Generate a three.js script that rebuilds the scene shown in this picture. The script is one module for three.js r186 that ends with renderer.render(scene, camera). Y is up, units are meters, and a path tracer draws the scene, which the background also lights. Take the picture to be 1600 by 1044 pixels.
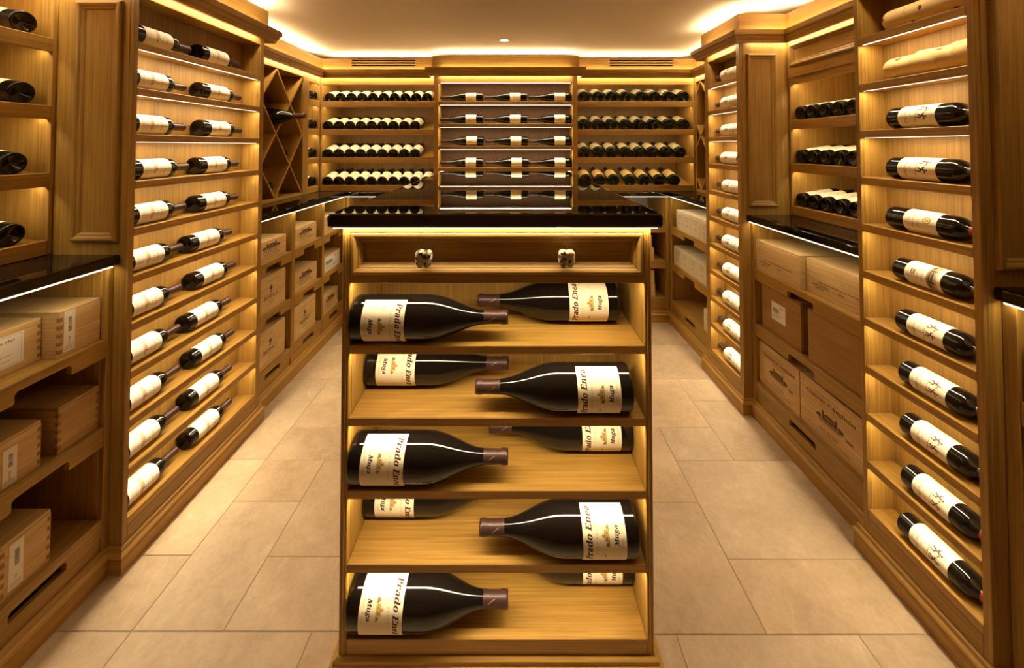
import * as THREE from 'three';
import { mergeGeometries } from 'three/addons/utils/BufferGeometryUtils.js';
import { RectAreaLightUniformsLib } from 'three/addons/lights/RectAreaLightUniformsLib.js';

// ---------------------------------------------------------------- camera, light colour, exposure
const W = 1600, H = 1044, FOCAL = 590;
const scene = new THREE.Scene();
scene.background = new THREE.Color(0x000000);
const camera = new THREE.PerspectiveCamera(2 * Math.atan(H / 2 / FOCAL) * 180 / Math.PI, W / H, 0.02, 30);
camera.position.set(0.038, 1.5, 0);
camera.rotation.x = THREE.MathUtils.degToRad(1.35);
camera.setViewOffset(W, H, 0, H / 2 - 214.6, W, H);          // a shift lens: the horizon lies high in the frame
const renderer = new THREE.WebGLRenderer();
renderer.toneMapping = THREE.LinearToneMapping;
renderer.toneMappingExposure = 1.35;
renderer.shadowMap.enabled = true;
RectAreaLightUniformsLib.init();
const WARM = new THREE.Color().setRGB(1, 0.815, 0.50);          // warm white strips
const L_SHELF = 66, L_CORNICE = 34, L_COVE = 92, L_FRIEZE = 30, L_WORKTOP = 22, L_ISLAND = 54, L_NICHE = 38;

// ---------------------------------------------------------------- random, noise, textures
let seed = 20240611;
const rnd = () => { seed = (seed + 0x6D2B79F5) | 0; let t = Math.imul(seed ^ (seed >>> 15), 1 | seed); t = (t + Math.imul(t ^ (t >>> 7), 61 | t)) ^ t; return ((t ^ (t >>> 14)) >>> 0) / 4294967296; };
const rr = (a, b) => a + (b - a) * rnd();
function grid(px, py) { const a = new Float32Array(px * py); for (let i = 0; i < a.length; i++) a[i] = rnd(); return { a, px, py }; }
function noise(g, x, y) {                                       // periodic value noise, x and y in cells
  const x0 = Math.floor(x), y0 = Math.floor(y), fx = x - x0, fy = y - y0, sx = fx * fx * (3 - 2 * fx), sy = fy * fy * (3 - 2 * fy);
  const m = (v, n) => ((v % n) + n) % n, i = m(x0, g.px), j = m(x0 + 1, g.px), k = m(y0, g.py) * g.px, l = m(y0 + 1, g.py) * g.px;
  const p = g.a[k + i] + (g.a[k + j] - g.a[k + i]) * sx, q = g.a[l + i] + (g.a[l + j] - g.a[l + i]) * sx;
  return p + (q - p) * sy;
}
function dataTexture(w, h, f, srgb = true) {
  const d = new Uint8Array(w * h * 4);
  for (let y = 0; y < h; y++) for (let x = 0; x < w; x++) { const c = f(x / w, y / h), i = (y * w + x) * 4; d[i] = c[0]; d[i + 1] = c[1]; d[i + 2] = c[2]; d[i + 3] = 255; }
  const t = new THREE.DataTexture(d, w, h);
  t.wrapS = t.wrapT = THREE.RepeatWrapping; t.magFilter = THREE.LinearFilter; t.minFilter = THREE.LinearFilter;
  if (srgb) t.colorSpace = THREE.SRGBColorSpace;
  t.needsUpdate = true; return t;
}
const cl = (v) => Math.max(0, Math.min(255, v));
function woodTexture(light, dark, rings, w = 1024, h = 1024) {
  const a = grid(5, 2), b = grid(9, 4), c = grid(160, 5), d = grid(420, 14), e = grid(300, 40), p = grid(512, 26);
  return dataTexture(w, h, (u, v) => {
    const warp = noise(a, u * 5, v * 2) * 1.5 + noise(b, u * 9, v * 4) * 0.45;
    const s = (u * 2 + warp) * rings, r = s - Math.floor(s), band = 0.7 * Math.pow(r, 1.6) * (1 - Math.pow(r, 14));
    let k = 0.30 + 0.34 * band * (0.4 + 0.6 * noise(a, u * 5 + 2.3, v * 2 + 0.7)) + 0.34 * (noise(c, u * 160, v * 5) - 0.5) + 0.46 * (noise(d, u * 420, v * 14) - 0.5) + 0.1 * (noise(e, u * 300, v * 40) - 0.5) + 0.22 * (noise(b, u * 9 + 4.1, v * 4) - 0.5);
    if (noise(p, u * 512, v * 26) > 0.86) k += 0.26 * (0.4 + band);
    k = Math.max(0, Math.min(1, k));
    return [0, 1, 2].map((i) => cl(light[i] + (dark[i] - light[i]) * k));
  });
}
const oakMap = woodTexture([195, 152, 75], [130, 96, 43], 3.2);
const pineMap = woodTexture([220, 190, 136], [164, 122, 70], 2.2, 512, 512);
const oakBump = (() => { const c = grid(200, 6), d = grid(420, 12); return dataTexture(512, 512, (u, v) => { const k = 255 * (0.5 + 0.5 * (noise(c, u * 200, v * 6) - 0.5) + 0.5 * (noise(d, u * 420, v * 12) - 0.5)); return [k, k, k]; }, false); })();
const stoneMap = (() => {
  const a = grid(4, 4), b = grid(11, 11), c = grid(37, 37), d = grid(120, 120), e = grid(400, 400), f = grid(70, 26);
  return dataTexture(1024, 1024, (u, v) => {
    const wx = u + 0.05 * noise(b, v * 11, u * 11), wy = v + 0.05 * noise(b, u * 11 + 5, v * 11);
    let k = 0.36 * (noise(a, wx * 4, wy * 4) - 0.5) + 0.30 * (noise(b, wx * 11, wy * 11) - 0.5) + 0.24 * (noise(c, wx * 37, wy * 37) - 0.5) + 0.20 * (noise(d, u * 120, v * 120) - 0.5) + 0.16 * (noise(e, u * 400, v * 400) - 0.5);
    const fl = noise(f, wx * 70, wy * 26); if (fl > 0.87) k += (fl - 0.87) * 1.6;          // pale shell flecks
    const pit = noise(d, u * 120 + 31, v * 120 + 57); if (pit < 0.06) k -= (0.06 - pit) * 5;
    const s = k * 50; return [cl(196 + s), cl(173 + s * 0.98), cl(146 + s * 0.94)];
  });
})();
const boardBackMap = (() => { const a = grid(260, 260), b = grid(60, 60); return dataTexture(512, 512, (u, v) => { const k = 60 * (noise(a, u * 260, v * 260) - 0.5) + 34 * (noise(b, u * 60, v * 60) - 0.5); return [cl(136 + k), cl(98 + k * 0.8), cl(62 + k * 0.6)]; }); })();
const plasterBump = (() => { const a = grid(90, 90); return dataTexture(256, 256, (u, v) => { const k = 255 * noise(a, u * 90, v * 90); return [k, k, k]; }, false); })();

const std = (o) => new THREE.MeshStandardMaterial(o), phys = (o) => new THREE.MeshPhysicalMaterial(o);
const oak = (r, g, b, rough = 0.46) => std({ map: oakMap, bumpMap: oakBump, bumpScale: 0.00025, color: new THREE.Color().setRGB(r, g, b), roughness: rough });
const M = {
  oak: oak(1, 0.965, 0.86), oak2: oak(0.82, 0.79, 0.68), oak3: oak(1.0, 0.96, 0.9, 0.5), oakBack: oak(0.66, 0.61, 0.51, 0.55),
  stone: std({ map: stoneMap, roughness: 0.55 }), stone2: std({ map: stoneMap, roughness: 0.58, color: new THREE.Color().setRGB(0.94, 0.92, 0.89) }), stone3: std({ map: stoneMap, roughness: 0.52, color: new THREE.Color().setRGB(1, 0.965, 0.92) }),
  grout: std({ color: new THREE.Color().setRGB(0.40, 0.32, 0.22), roughness: 0.9 }),
  plaster: std({ color: new THREE.Color().setRGB(0.80, 0.77, 0.72), roughness: 0.95, bumpMap: plasterBump, bumpScale: 0.0002 }),
  ceilingPaint: std({ color: new THREE.Color().setRGB(0.86, 0.74, 0.58), roughness: 0.95, bumpMap: plasterBump, bumpScale: 0.0002 }),
  granite: phys({ color: new THREE.Color().setRGB(0.006, 0.005, 0.005), roughness: 0.025, ior: 1.6 }),
  glass: phys({ color: new THREE.Color().setRGB(0.0055, 0.004, 0.0035), roughness: 0.07, ior: 1.5 }),
  glassGreen: phys({ color: new THREE.Color().setRGB(0.008, 0.010, 0.004), roughness: 0.1, ior: 1.5 }),
  capsule: std({ color: new THREE.Color().setRGB(0.05, 0.02, 0.017), roughness: 0.38, metalness: 0.15 }),
  capsuleBlack: std({ color: new THREE.Color().setRGB(0.018, 0.013, 0.012), roughness: 0.35 }),
  capsuleRed: std({ color: new THREE.Color().setRGB(0.26, 0.035, 0.022), roughness: 0.35, metalness: 0.2 }),
  capsuleWine: std({ color: new THREE.Color().setRGB(0.10, 0.025, 0.02), roughness: 0.4 }),
  capsuleBrown: std({ color: new THREE.Color().setRGB(0.05, 0.022, 0.016), roughness: 0.4 }),
  gold: std({ color: new THREE.Color().setRGB(0.6, 0.42, 0.2), roughness: 0.35, metalness: 0.6 }),
  pine: std({ map: pineMap, roughness: 0.6 }), pine2: std({ map: pineMap, roughness: 0.62, color: new THREE.Color().setRGB(0.86, 0.8, 0.72) }), pine3: std({ map: pineMap, roughness: 0.6, color: new THREE.Color().setRGB(0.60, 0.47, 0.30) }),
  pineEnd: std({ map: pineMap, roughness: 0.75, color: new THREE.Color().setRGB(0.55, 0.44, 0.32) }),
  card: std({ color: new THREE.Color().setRGB(0.56, 0.46, 0.31), roughness: 0.85 }),
  led: std({ color: 0xffffff, roughness: 0.6, emissive: new THREE.Color().setRGB(1, 0.87, 0.66), emissiveIntensity: 2.2 }),
  ledSoft: std({ color: 0xffffff, roughness: 0.6, emissive: new THREE.Color().setRGB(1, 0.84, 0.58), emissiveIntensity: 1.6 }),
  alu: std({ color: new THREE.Color().setRGB(0.5, 0.46, 0.4), roughness: 0.4, metalness: 0.8 }),
  steel: std({ color: new THREE.Color().setRGB(0.5, 0.48, 0.45), roughness: 0.3, metalness: 1 }),
};

// ---------------------------------------------------------------- geometry helpers. x right, y up, d = distance in front of the camera (z = -d)
const GS = [0.6, 1.6];                                          // metres covered by a wood texture: across, along the grain
function geo(pos, uv) {
  const g = new THREE.BufferGeometry();
  g.setAttribute('position', new THREE.BufferAttribute(new Float32Array(pos), 3));
  g.setAttribute('uv', new THREE.BufferAttribute(new Float32Array(uv), 2));
  g.computeVertexNormals(); return g;
}
const AX = { x: 0, y: 1, d: 2 };
function board(x0, x1, y0, y1, d0, d1, grain = 'y', c = 0.0012, scale = GS) {
  const lo = [Math.min(x0, x1), Math.min(y0, y1), -Math.max(d0, d1)], hi = [Math.max(x0, x1), Math.max(y0, y1), -Math.min(d0, d1)], g = AX[grain];
  c = Math.min(c, ...[0, 1, 2].map((i) => (hi[i] - lo[i]) * 0.4));
  const ou = rnd() * 7, ov = rnd() * 7, P = [], U = [], mid = lo.map((v, i) => (v + hi[i]) / 2);
  const vert = (s, a) => s.map((q, i) => q > 0 ? hi[i] - (i === a ? 0 : c) : lo[i] + (i === a ? 0 : c));
  const uvOf = (p, a) => a === g ? [(p[(a + 1) % 3] / scale[0]) + ou, p[(a + 2) % 3] * 0.3 / scale[1] + ov] : [p[3 - a - g] / scale[0] + ou, p[g] / scale[1] + ov];
  const tri = (p, q, r, a, out) => {
    const n = new THREE.Vector3().subVectors(new THREE.Vector3(...q), new THREE.Vector3(...p)).cross(new THREE.Vector3().subVectors(new THREE.Vector3(...r), new THREE.Vector3(...p)));
    if (n.x * out[0] + n.y * out[1] + n.z * out[2] < 0) [q, r] = [r, q];
    for (const t of [p, q, r]) { P.push(...t); U.push(...uvOf(t, a)); }
  };
  const quad = (p, q, r, s, a, out) => { tri(p, q, r, a, out); tri(p, r, s, a, out); };
  for (let a = 0; a < 3; a++) for (const s of [-1, 1]) {
    const b = (a + 1) % 3, k = (a + 2) % 3, S = (i, j) => { const v = []; v[a] = s; v[b] = i; v[k] = j; return v; }, out = [0, 0, 0]; out[a] = s;
    quad(vert(S(-1, -1), a), vert(S(1, -1), a), vert(S(1, 1), a), vert(S(-1, 1), a), a, out);
    for (const t of [-1, 1]) {                                   // the chamfer between faces a and b
      const T = (j) => { const v = []; v[a] = s; v[b] = t; v[k] = j; return v; }, o2 = [0, 0, 0]; o2[a] = s; o2[b] = t;
      quad(vert(T(-1), a), vert(T(-1), b), vert(T(1), b), vert(T(1), a), a, o2);
    }
  }
  for (const i of [-1, 1]) for (const j of [-1, 1]) for (const k of [-1, 1]) tri(vert([i, j, k], 0), vert([i, j, k], 1), vert([i, j, k], 2), 0, [i, j, k]);
  return geo(P, U);
}
// a moulding of profile [[out, y], ...] carried along a plan path [[x, d], ...], mitred at the corners; the room lies to the side 'hand' of the path
function sweep(profile, path, hand = 1, smooth = false) {
  const n = path.length, pts = path.map(([x, d]) => new THREE.Vector2(x, d)), nor = [];
  for (let i = 0; i < n - 1; i++) { const t = pts[i + 1].clone().sub(pts[i]).normalize(); nor.push(new THREE.Vector2(t.y * hand, -t.x * hand)); }
  const off = pts.map((p, i) => { const a = nor[Math.max(0, i - 1)], b = nor[Math.min(n - 2, i)], m = a.clone().add(b); return m.multiplyScalar(1 / (1 + a.dot(b))); });
  const P = [], U = [];
  let run = rnd() * 5; const arc = [0]; for (let j = 1; j < profile.length; j++) arc.push(arc[j - 1] + Math.hypot(profile[j][0] - profile[j - 1][0], profile[j][1] - profile[j - 1][1]));
  const at = (i, j) => [pts[i].x + off[i].x * profile[j][0], profile[j][1], -(pts[i].y + off[i].y * profile[j][0])];
  const ou = rnd() * 3;
  for (let i = 0; i < n - 1; i++) {
    const len = pts[i].distanceTo(pts[i + 1]);
    for (let j = 0; j < profile.length - 1; j++) {
      const a = at(i, j), b = at(i + 1, j), c = at(i + 1, j + 1), e = at(i, j + 1), v0 = run / GS[1], v1 = (run + len) / GS[1], u0 = arc[j] / GS[0] + ou, u1 = arc[j + 1] / GS[0] + ou;
      const q = hand > 0 ? [[a, u0, v0], [e, u1, v0], [c, u1, v1], [a, u0, v0], [c, u1, v1], [b, u0, v1]] : [[a, u0, v0], [c, u1, v1], [e, u1, v0], [a, u0, v0], [b, u0, v1], [c, u1, v1]];
      for (const [p, u, v] of q) { P.push(...p); U.push(u, v); }
    }
    run += len;
  }
  for (const i of [0, n - 1]) for (let j = 1; j < profile.length - 1; j++) {       // end caps
    const a = at(i, 0), b = at(i, j), c = at(i, j + 1);
    for (const p of (i === 0) === (hand > 0) ? [a, b, c] : [a, c, b]) { P.push(...p); U.push(p[1] / GS[0], 0); }
  }
  return geo(P, U);
}
// a moulding round a rectangle on an upright face. o: lower left corner, ax, ay: unit axes (world), nz: normal; profile [[inset, height], ...]
function frameMould(o, ax, ay, nz, w, h, profile) {
  const P = [], U = [], O = new THREE.Vector3(...o), A = new THREE.Vector3(...ax), B = new THREE.Vector3(...ay), N = new THREE.Vector3(...nz);
  const flip = new THREE.Vector3().crossVectors(A, B).dot(N) < 0, C = [[0, 0, 1, 1], [w, 0, -1, 1], [w, h, -1, -1], [0, h, 1, -1]];
  const at = (k, j) => { const [x, y, sx, sy] = C[k % 4], [i, z] = profile[j]; return O.clone().addScaledVector(A, x + sx * i).addScaledVector(B, y + sy * i).addScaledVector(N, z); };
  const ou = rnd() * 3, ov = rnd() * 3;
  for (let k = 0; k < 4; k++) for (let j = 0; j < profile.length - 1; j++) {
    const a = at(k, j), b = at(k + 1, j), c = at(k + 1, j + 1), e = at(k, j + 1), len = a.distanceTo(b), u0 = profile[j][0] / GS[0] + ou, u1 = profile[j + 1][0] / GS[0] + ou;
    const q = [[a, u0, 0], [b, u0, len], [c, u1, len], [a, u0, 0], [c, u1, len], [e, u1, 0]];
    for (const t of flip ? [0, 2, 1, 3, 5, 4] : [0, 1, 2, 3, 4, 5]) { P.push(q[t][0].x, q[t][0].y, q[t][0].z); U.push(q[t][1], q[t][2] / GS[1] + ov); }
  }
  return geo(P, U);
}
const PANEL = [[0, 0], [0, 0.008], [0.004, 0.0125], [0.010, 0.0135], [0.016, 0.011], [0.021, 0.006], [0.024, 0.0065], [0.028, 0.004], [0.031, 0.001], [0.0315, 0]];
function flat(g) { return g.index ? g.toNonIndexed() : g; }
function merged(list) { const l = [].concat(list).map(flat); for (const g of l) for (const k of Object.keys(g.attributes)) if (!['position', 'normal', 'uv'].includes(k)) g.deleteAttribute(k); return l.length === 1 ? l[0] : mergeGeometries(l); }
// ---------------------------------------------------------------- things and parts
const counts = {};
function numbered(n) { const k = counts[n] = (counts[n] ?? -1) + 1; return k ? `${n}_${String(k).padStart(3, '0')}` : n; }
const shadow = (o) => { o.traverse((c) => { if (c.isMesh) c.castShadow = c.receiveShadow = true; }); return o; };
function thing(name, label, category, x, y, d, group) {
  const o = new THREE.Group(); o.name = numbered(name); o.position.set(x, y, -d); o.userData = { label, category };
  if (group) o.userData.group = group;
  scene.add(o); o.updateMatrixWorld(); return o;
}
function part(parent, name, geos, mat, label) {                 // geometry in world coordinates, moved into the parent's axes
  const g = merged(geos), at = new THREE.Vector3(); parent.updateWorldMatrix(true, false); at.setFromMatrixPosition(parent.matrixWorld); g.translate(-at.x, -at.y, -at.z);
  const m = new THREE.Mesh(g, mat); m.name = numbered(name); if (label) m.userData.label = label;
  m.castShadow = m.receiveShadow = true; parent.add(m); return m;
}
function struct(name, geos, mat) { const m = new THREE.Mesh(merged(geos), mat); m.name = name; m.userData.kind = 'structure'; m.castShadow = m.receiveShadow = true; scene.add(m); return m; }
// a glowing strip along x or d from a to b and the light of its size just in front of its face
function strip(parent, a, b, width, aim, power, mat = M.led) {
  const A = new THREE.Vector3(a[0], a[1], -a[2]), B = new THREE.Vector3(b[0], b[1], -b[2]), mid = A.clone().add(B).multiplyScalar(0.5), len = A.distanceTo(B), along = B.clone().sub(A).normalize();
  const N = new THREE.Vector3(aim[0], aim[1], -aim[2]).normalize(), side = new THREE.Vector3().crossVectors(N, along).normalize();
  const box = flat(new THREE.BoxGeometry(len, width, 0.004));
  box.applyMatrix4(new THREE.Matrix4().makeBasis(along, side, new THREE.Vector3().crossVectors(along, side)).setPosition(mid));
  part(parent, 'led_strip', box, mat);
  const l = new THREE.RectAreaLight(WARM, power, len, width); l.name = 'strip_light';
  l.position.copy(mid).addScaledVector(N, 0.0026);
  const m4 = new THREE.Matrix4().makeBasis(along, new THREE.Vector3().crossVectors(N.clone().negate(), along).normalize(), N.clone().negate());
  l.quaternion.setFromRotationMatrix(m4);
  scene.add(l); return l;
}

// ================================================================ the room
const CEIL = 2.306, FRIEZE = 2.255;
const ceiling = struct('ceiling', board(-2.15, 2.15, CEIL, CEIL + 0.1, -1.35, 3.8), M.ceilingPaint);
const lampX = -0.020, lampD = 2.847;
struct('wall_left', board(-2.15, -2.05, -0.1, CEIL, -1.35, 3.8), M.plaster);
struct('wall_right', board(2.05, 2.15, -0.1, CEIL, -1.35, 3.8), M.plaster);
struct('wall_back', board(-2.05, 2.05, -0.1, CEIL, 3.7, 3.8), M.plaster);
struct('wall_front', board(-2.05, 2.05, -0.1, CEIL, -1.35, -1.25), M.oak2);
const floor = struct('floor', board(-2.05, 2.05, -0.1, -0.0018, -1.25, 3.7, 'x'), M.grout);
{
  const tiles = [
    // right aisle
    [0.541, 1.101, 0.77, 1.195], [1.101, 1.66, 0.77, 1.195], [0.821, 1.66, 1.195, 1.407], [0.821, 1.66, 1.407, 1.838], [0.26, 0.821, 1.195, 1.625], [0.26, 0.821, 1.625, 2.05], [0.821, 1.10, 1.838, 2.05],
    [1.10, 1.66, 1.838, 2.259], [0.54, 1.10, 2.05, 2.467], [1.10, 1.66, 2.259, 2.467], [0.821, 1.66, 2.467, 2.89], [0.26, 0.821, 2.467, 2.89], [0.54, 1.10, 2.89, 3.32], [1.10, 1.66, 2.89, 3.32], [-0.02, 0.54, 2.05, 2.467],
    [-0.02, 0.54, 2.89, 3.32], [-0.30, 0.26, 2.467, 2.89], [-0.02, 0.26, 1.84, 2.05],
    // left aisle
    [-1.138, -0.58, 0.77, 1.203], [-1.70, -1.138, 0.77, 1.203], [-0.58, -0.02, 0.77, 1.203], [-1.138, -0.855, 1.203, 1.63], [-1.70, -1.138, 1.203, 1.42], [-1.70, -1.138, 1.42, 1.845], [-0.855, -0.30, 1.203, 1.416],
    [-0.855, -0.30, 1.416, 1.84], [-1.138, -0.855, 1.63, 1.84], [-1.70, -1.138, 1.845, 2.262], [-1.138, -0.58, 1.84, 2.05], [-1.138, -0.58, 2.05, 2.47], [-1.70, -1.138, 2.262, 2.47], [-0.58, -0.02, 1.84, 2.47], [-1.42, -0.855, 2.47, 2.89],
    [-0.855, -0.30, 2.47, 2.89], [-1.70, -1.138, 2.89, 3.32], [-1.138, -0.58, 2.89, 3.32], [-0.58, -0.02, 2.89, 3.32], [-1.70, -1.42, 2.47, 2.89],
    [-0.30, 0.26, 1.203, 1.84],
    // under and behind the camera
    [-0.02, 0.541, 0.77, 1.195], [-1.70, -1.138, 0.35, 0.77], [-1.138, -0.3, 0.35, 0.77], [-0.3, 0.26, 0.35, 0.77], [0.26, 0.821, 0.35, 0.77], [0.821, 1.66, 0.35, 0.77], [-1.70, -0.58, -0.25, 0.35], [-0.58, 0.54, -0.25, 0.35], [0.54, 1.66, -0.25, 0.35],
    [-1.70, -0.3, -1.2, -0.25], [-0.3, 0.82, -1.2, -0.25], [0.82, 1.66, -1.2, -0.25],
  ];
  const mats = [M.stone, M.stone2, M.stone3];
  tiles.forEach(([x0, x1, d0, d1], i) => {
    const g = 0.0012, lift = rr(-0.0003, 0.0003);
    part(floor, 'tile', board(x0 + g, x1 - g, -0.02, lift, d0 + g, d1 - g, 'd', 0.0014, [1.3, 1.3]), mats[(i * 7 + 3) % 3]);
  });
}
// plan of the cabinet fronts
const UF = 1.615, CF = 1.34, BF = 3.25, MF = 3.155;             // uppers, columns, back uppers, centre cabinet
const upperPath = [[-UF, 0.3], [-UF, 1.367], [-CF, 1.367], [-CF, 2.09], [-UF, 2.09], [-UF, BF], [-0.617, BF], [-0.617, MF], [0.586, MF], [0.586, BF], [UF, BF], [UF, 2.545], [CF, 2.545], [CF, 2.15], [UF, 2.15], [UF, 1.43], [CF, 1.43], [CF, 1.055], [UF, 1.055], [UF, 0.3]];
struct('trim_1', sweep([[-0.02, 2.100], [0.032, 2.100], [0.032, 2.082], [0.040, 2.082], [0.041, 2.096], [0.045, 2.100], [0.050, 2.110], [0.052, 2.113], [0.052, 2.118], [0.058, 2.120], [0.062, 2.126], [0.062, 2.150], [0.058, 2.154], [0.054, 2.154], [0.054, 2.140], [-0.02, 2.140]], upperPath), M.oak2);
const FZ = [[0.012, 2.1405], [0.012, FRIEZE], [-0.012, FRIEZE], [-0.012, 2.1405]], VENTS = [[-1.343, -0.797], [0.880, 1.424]], VY = [2.187, 2.2535];
struct('trim_2', sweep(FZ, upperPath.slice(0, 6)), M.oak);
struct('trim_4', sweep(FZ, upperPath.slice(6, 10)), M.oak);
struct('trim_5', sweep(FZ, upperPath.slice(10)), M.oak);
[[-1.6035, -0.606, 6], [0.575, 1.6035, 7]].forEach(([a, b, n], i) => { const [v0, v1] = VENTS[i], f0 = BF - 0.012, f1 = BF + 0.012; struct('trim_' + n, [board(a, v0, 2.1405, FRIEZE, f0, f1, 'x', 0.0003), board(v1, b, 2.1405, FRIEZE, f0, f1, 'x', 0.0003), board(v0, v1, 2.1405, VY[0], f0, f1, 'x', 0.0003)], M.oak); });
const BX = 1.39, BB = 3.262;                                    // base cabinets
const basePath = [[-BX, 0.3], [-BX, 1.367], [-CF, 1.367], [-CF, 2.10], [-BX, 2.10], [-BX, BB], [BX, BB], [BX, 2.585], [CF, 2.585], [CF, 2.155], [BX, 2.155], [BX, 1.445], [CF, 1.445], [CF, 1.045], [BX, 1.045], [BX, 0.3]];
struct('trim_3', sweep([[-0.02, 0.0005], [0.014, 0.0005], [0.014, 0.0475], [0.0125, 0.0495], [0.005, 0.050], [0.005, 0.0535], [0.0165, 0.0545], [0.019, 0.058], [0.019, 0.062], [0.0165, 0.067], [0.012, 0.0705], [0.0085, 0.0735], [0.007, 0.078], [0.0085, 0.079], [0.0075, 0.087], [0.0015, 0.0905], [-0.02, 0.0905]], basePath), M.oak);

// cove, cornice and frieze strips: one fitting per run of the cornice
{
  const run = (i, inset, o, y) => {                             // end points of run i, moved out by o and shortened
    const [a, b] = [upperPath[i], upperPath[i + 1]], t = new THREE.Vector2(b[0] - a[0], b[1] - a[1]), len = t.length(); t.normalize();
    const n = [t.y, -t.x]; return { a: [a[0] + t.x * inset[0] + n[0] * o, y, a[1] + t.y * inset[0] + n[1] * o], b: [b[0] - t.x * inset[1] + n[0] * o, y, b[1] - t.y * inset[1] + n[1] * o], n, len };
  };
  const names = ['behind the frieze over the near crates', 'behind the short frieze return of the two-bottle column', 'behind the frieze of the two-bottle column', 'behind the far frieze return of the two-bottle column', 'behind the frieze over the diamond lattice rack', 'behind the frieze with the first air slots', 'behind the first return of the centre frieze', 'behind the centre frieze', 'behind the second return of the centre frieze', 'behind the frieze with the second air slots', 'behind the frieze over the half-hidden lattice', 'behind the far frieze return of the slim column', 'behind the frieze of the slim column', 'behind the panelled return of the slim column', 'behind the frieze over the stacked crates', 'behind the far return of the wrapped-bottle column', 'behind the frieze of the wrapped-bottle column', 'behind the near return of the wrapped-bottle column', 'behind the frieze nearest the camera'];
  for (let i = 0; i < upperPath.length - 1; i++) {
    if (i === 0 || i === 18) { upperPath[i][1] = Math.max(upperPath[i][1], 0.3); }
    const r0 = run(i, [0, 0], 0, 2.2); if (r0.len < 0.12) continue;
    const convex = (k) => { if (k <= 0 || k >= upperPath.length - 1) return true; const p = upperPath[k - 1], q = upperPath[k], s = upperPath[k + 1]; return (q[0] - p[0]) * (s[1] - q[1]) - (q[1] - p[1]) * (s[0] - q[0]) < 0; };
    const cut = (k, c1, c2) => convex(k) ? c1 : c2;
    // convex(k): the corner turns away from the room's middle
    const back = i === 5 || i === 7 || i === 9, cy = back ? 2.2595 : 2.247, mid = run(i, [cut(i, 0.06, 0.01), cut(i + 1, 0.06, 0.01)], back ? -0.085 : -0.038, cy);
    const t = thing('cove_light', 'warm strip light lying ' + names[i], 'lamp', (mid.a[0] + mid.b[0]) / 2, cy, (mid.a[2] + mid.b[2]) / 2);
    strip(t, mid.a, mid.b, 0.016, [mid.n[0] * (back ? 0.5 : 0.8), 1, mid.n[1] * (back ? 0.5 : 0.8)], back ? L_COVE * 0.6 : L_COVE, M.ledSoft);
    const low = run(i, [cut(i, 0.004, 0.05), cut(i + 1, 0.004, 0.05)], 0.022, 2.0975);
    strip(t, low.a, low.b, 0.012, [0, -1, 0], L_CORNICE);
    const up = run(i, [cut(i, 0.0, 0.06), cut(i + 1, 0.0, 0.06)], 0.044, 2.1425);
    strip(t, up.a, up.b, 0.008, [-mid.n[0], 0.8, -mid.n[1]], L_FRIEZE, M.ledSoft);
  }
}

// ================================================================ print: labels, stencils, stickers
function canvasTexture(w, h, draw) {
  const c = document.createElement('canvas'); c.width = w; c.height = h; const g = c.getContext('2d'); draw(g, w, h);
  const t = new THREE.CanvasTexture(c); t.colorSpace = THREE.SRGBColorSpace; t.magFilter = THREE.LinearFilter; return t;
}
function text(g, s, x, y, size, font, color, spacing = 0, align = 'center') {
  g.fillStyle = color; g.font = font.replace('$', size); g.textBaseline = 'middle';
  if (!spacing) { g.textAlign = align; g.fillText(s, x, y); return; }
  g.textAlign = 'left'; let w = 0; for (const ch of s) w += g.measureText(ch).width + spacing; let p = x - (w - spacing) / 2;
  for (const ch of s) { g.fillText(ch, p, y); p += g.measureText(ch).width + spacing; }
}
function fibres(g, w, h, n, color) { g.fillStyle = color; for (let i = 0; i < n; i++) g.fillRect(rnd() * w, rnd() * h, 1 + rnd() * 3, 1); }
const paper = (o) => std({ roughness: 0.75, ...o });
function castle(g, x, y, s, color, wide = 1) {                  // a small engraving of a country house with trees
  g.save(); g.translate(x, y); g.scale(s * wide, s); g.fillStyle = color; g.strokeStyle = color;
  g.fillRect(-40, -14, 80, 26); g.fillRect(-46, -26, 14, 38); g.fillRect(32, -26, 14, 38);
  for (const q of [-39, 39]) { g.beginPath(); g.moveTo(q - 9, -26); g.lineTo(q, -42); g.lineTo(q + 9, -26); g.fill(); }
  g.beginPath(); g.moveTo(-32, -14); g.lineTo(-20, -26); g.lineTo(20, -26); g.lineTo(32, -14); g.fill();
  g.fillStyle = 'rgba(236,208,160,0.9)'; for (let i = -30; i <= 26; i += 10) g.fillRect(i, -8, 4, 7);
  g.fillStyle = color; for (const [tx, ty, r] of [[-62, 4, 11], [-72, 8, 9], [60, 3, 12], [73, 7, 9]]) { g.beginPath(); g.arc(tx, ty, r, 0, 7); g.fill(); }
  g.lineWidth = 2; for (let i = 0; i < 4; i++) { g.beginPath(); g.moveTo(-84 + i * 7, 15 + i * 4); g.lineTo(84 - i * 9, 15 + i * 4); g.stroke(); }
  g.restore();
}
function barcode(g, x, y, w, h) { g.fillStyle = '#221a12'; let p = x; while (p < x + w) { const t = 1 + Math.floor(rnd() * 4); g.fillRect(p, y, t, h); p += t + 1 + Math.floor(rnd() * 3); } }
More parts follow.
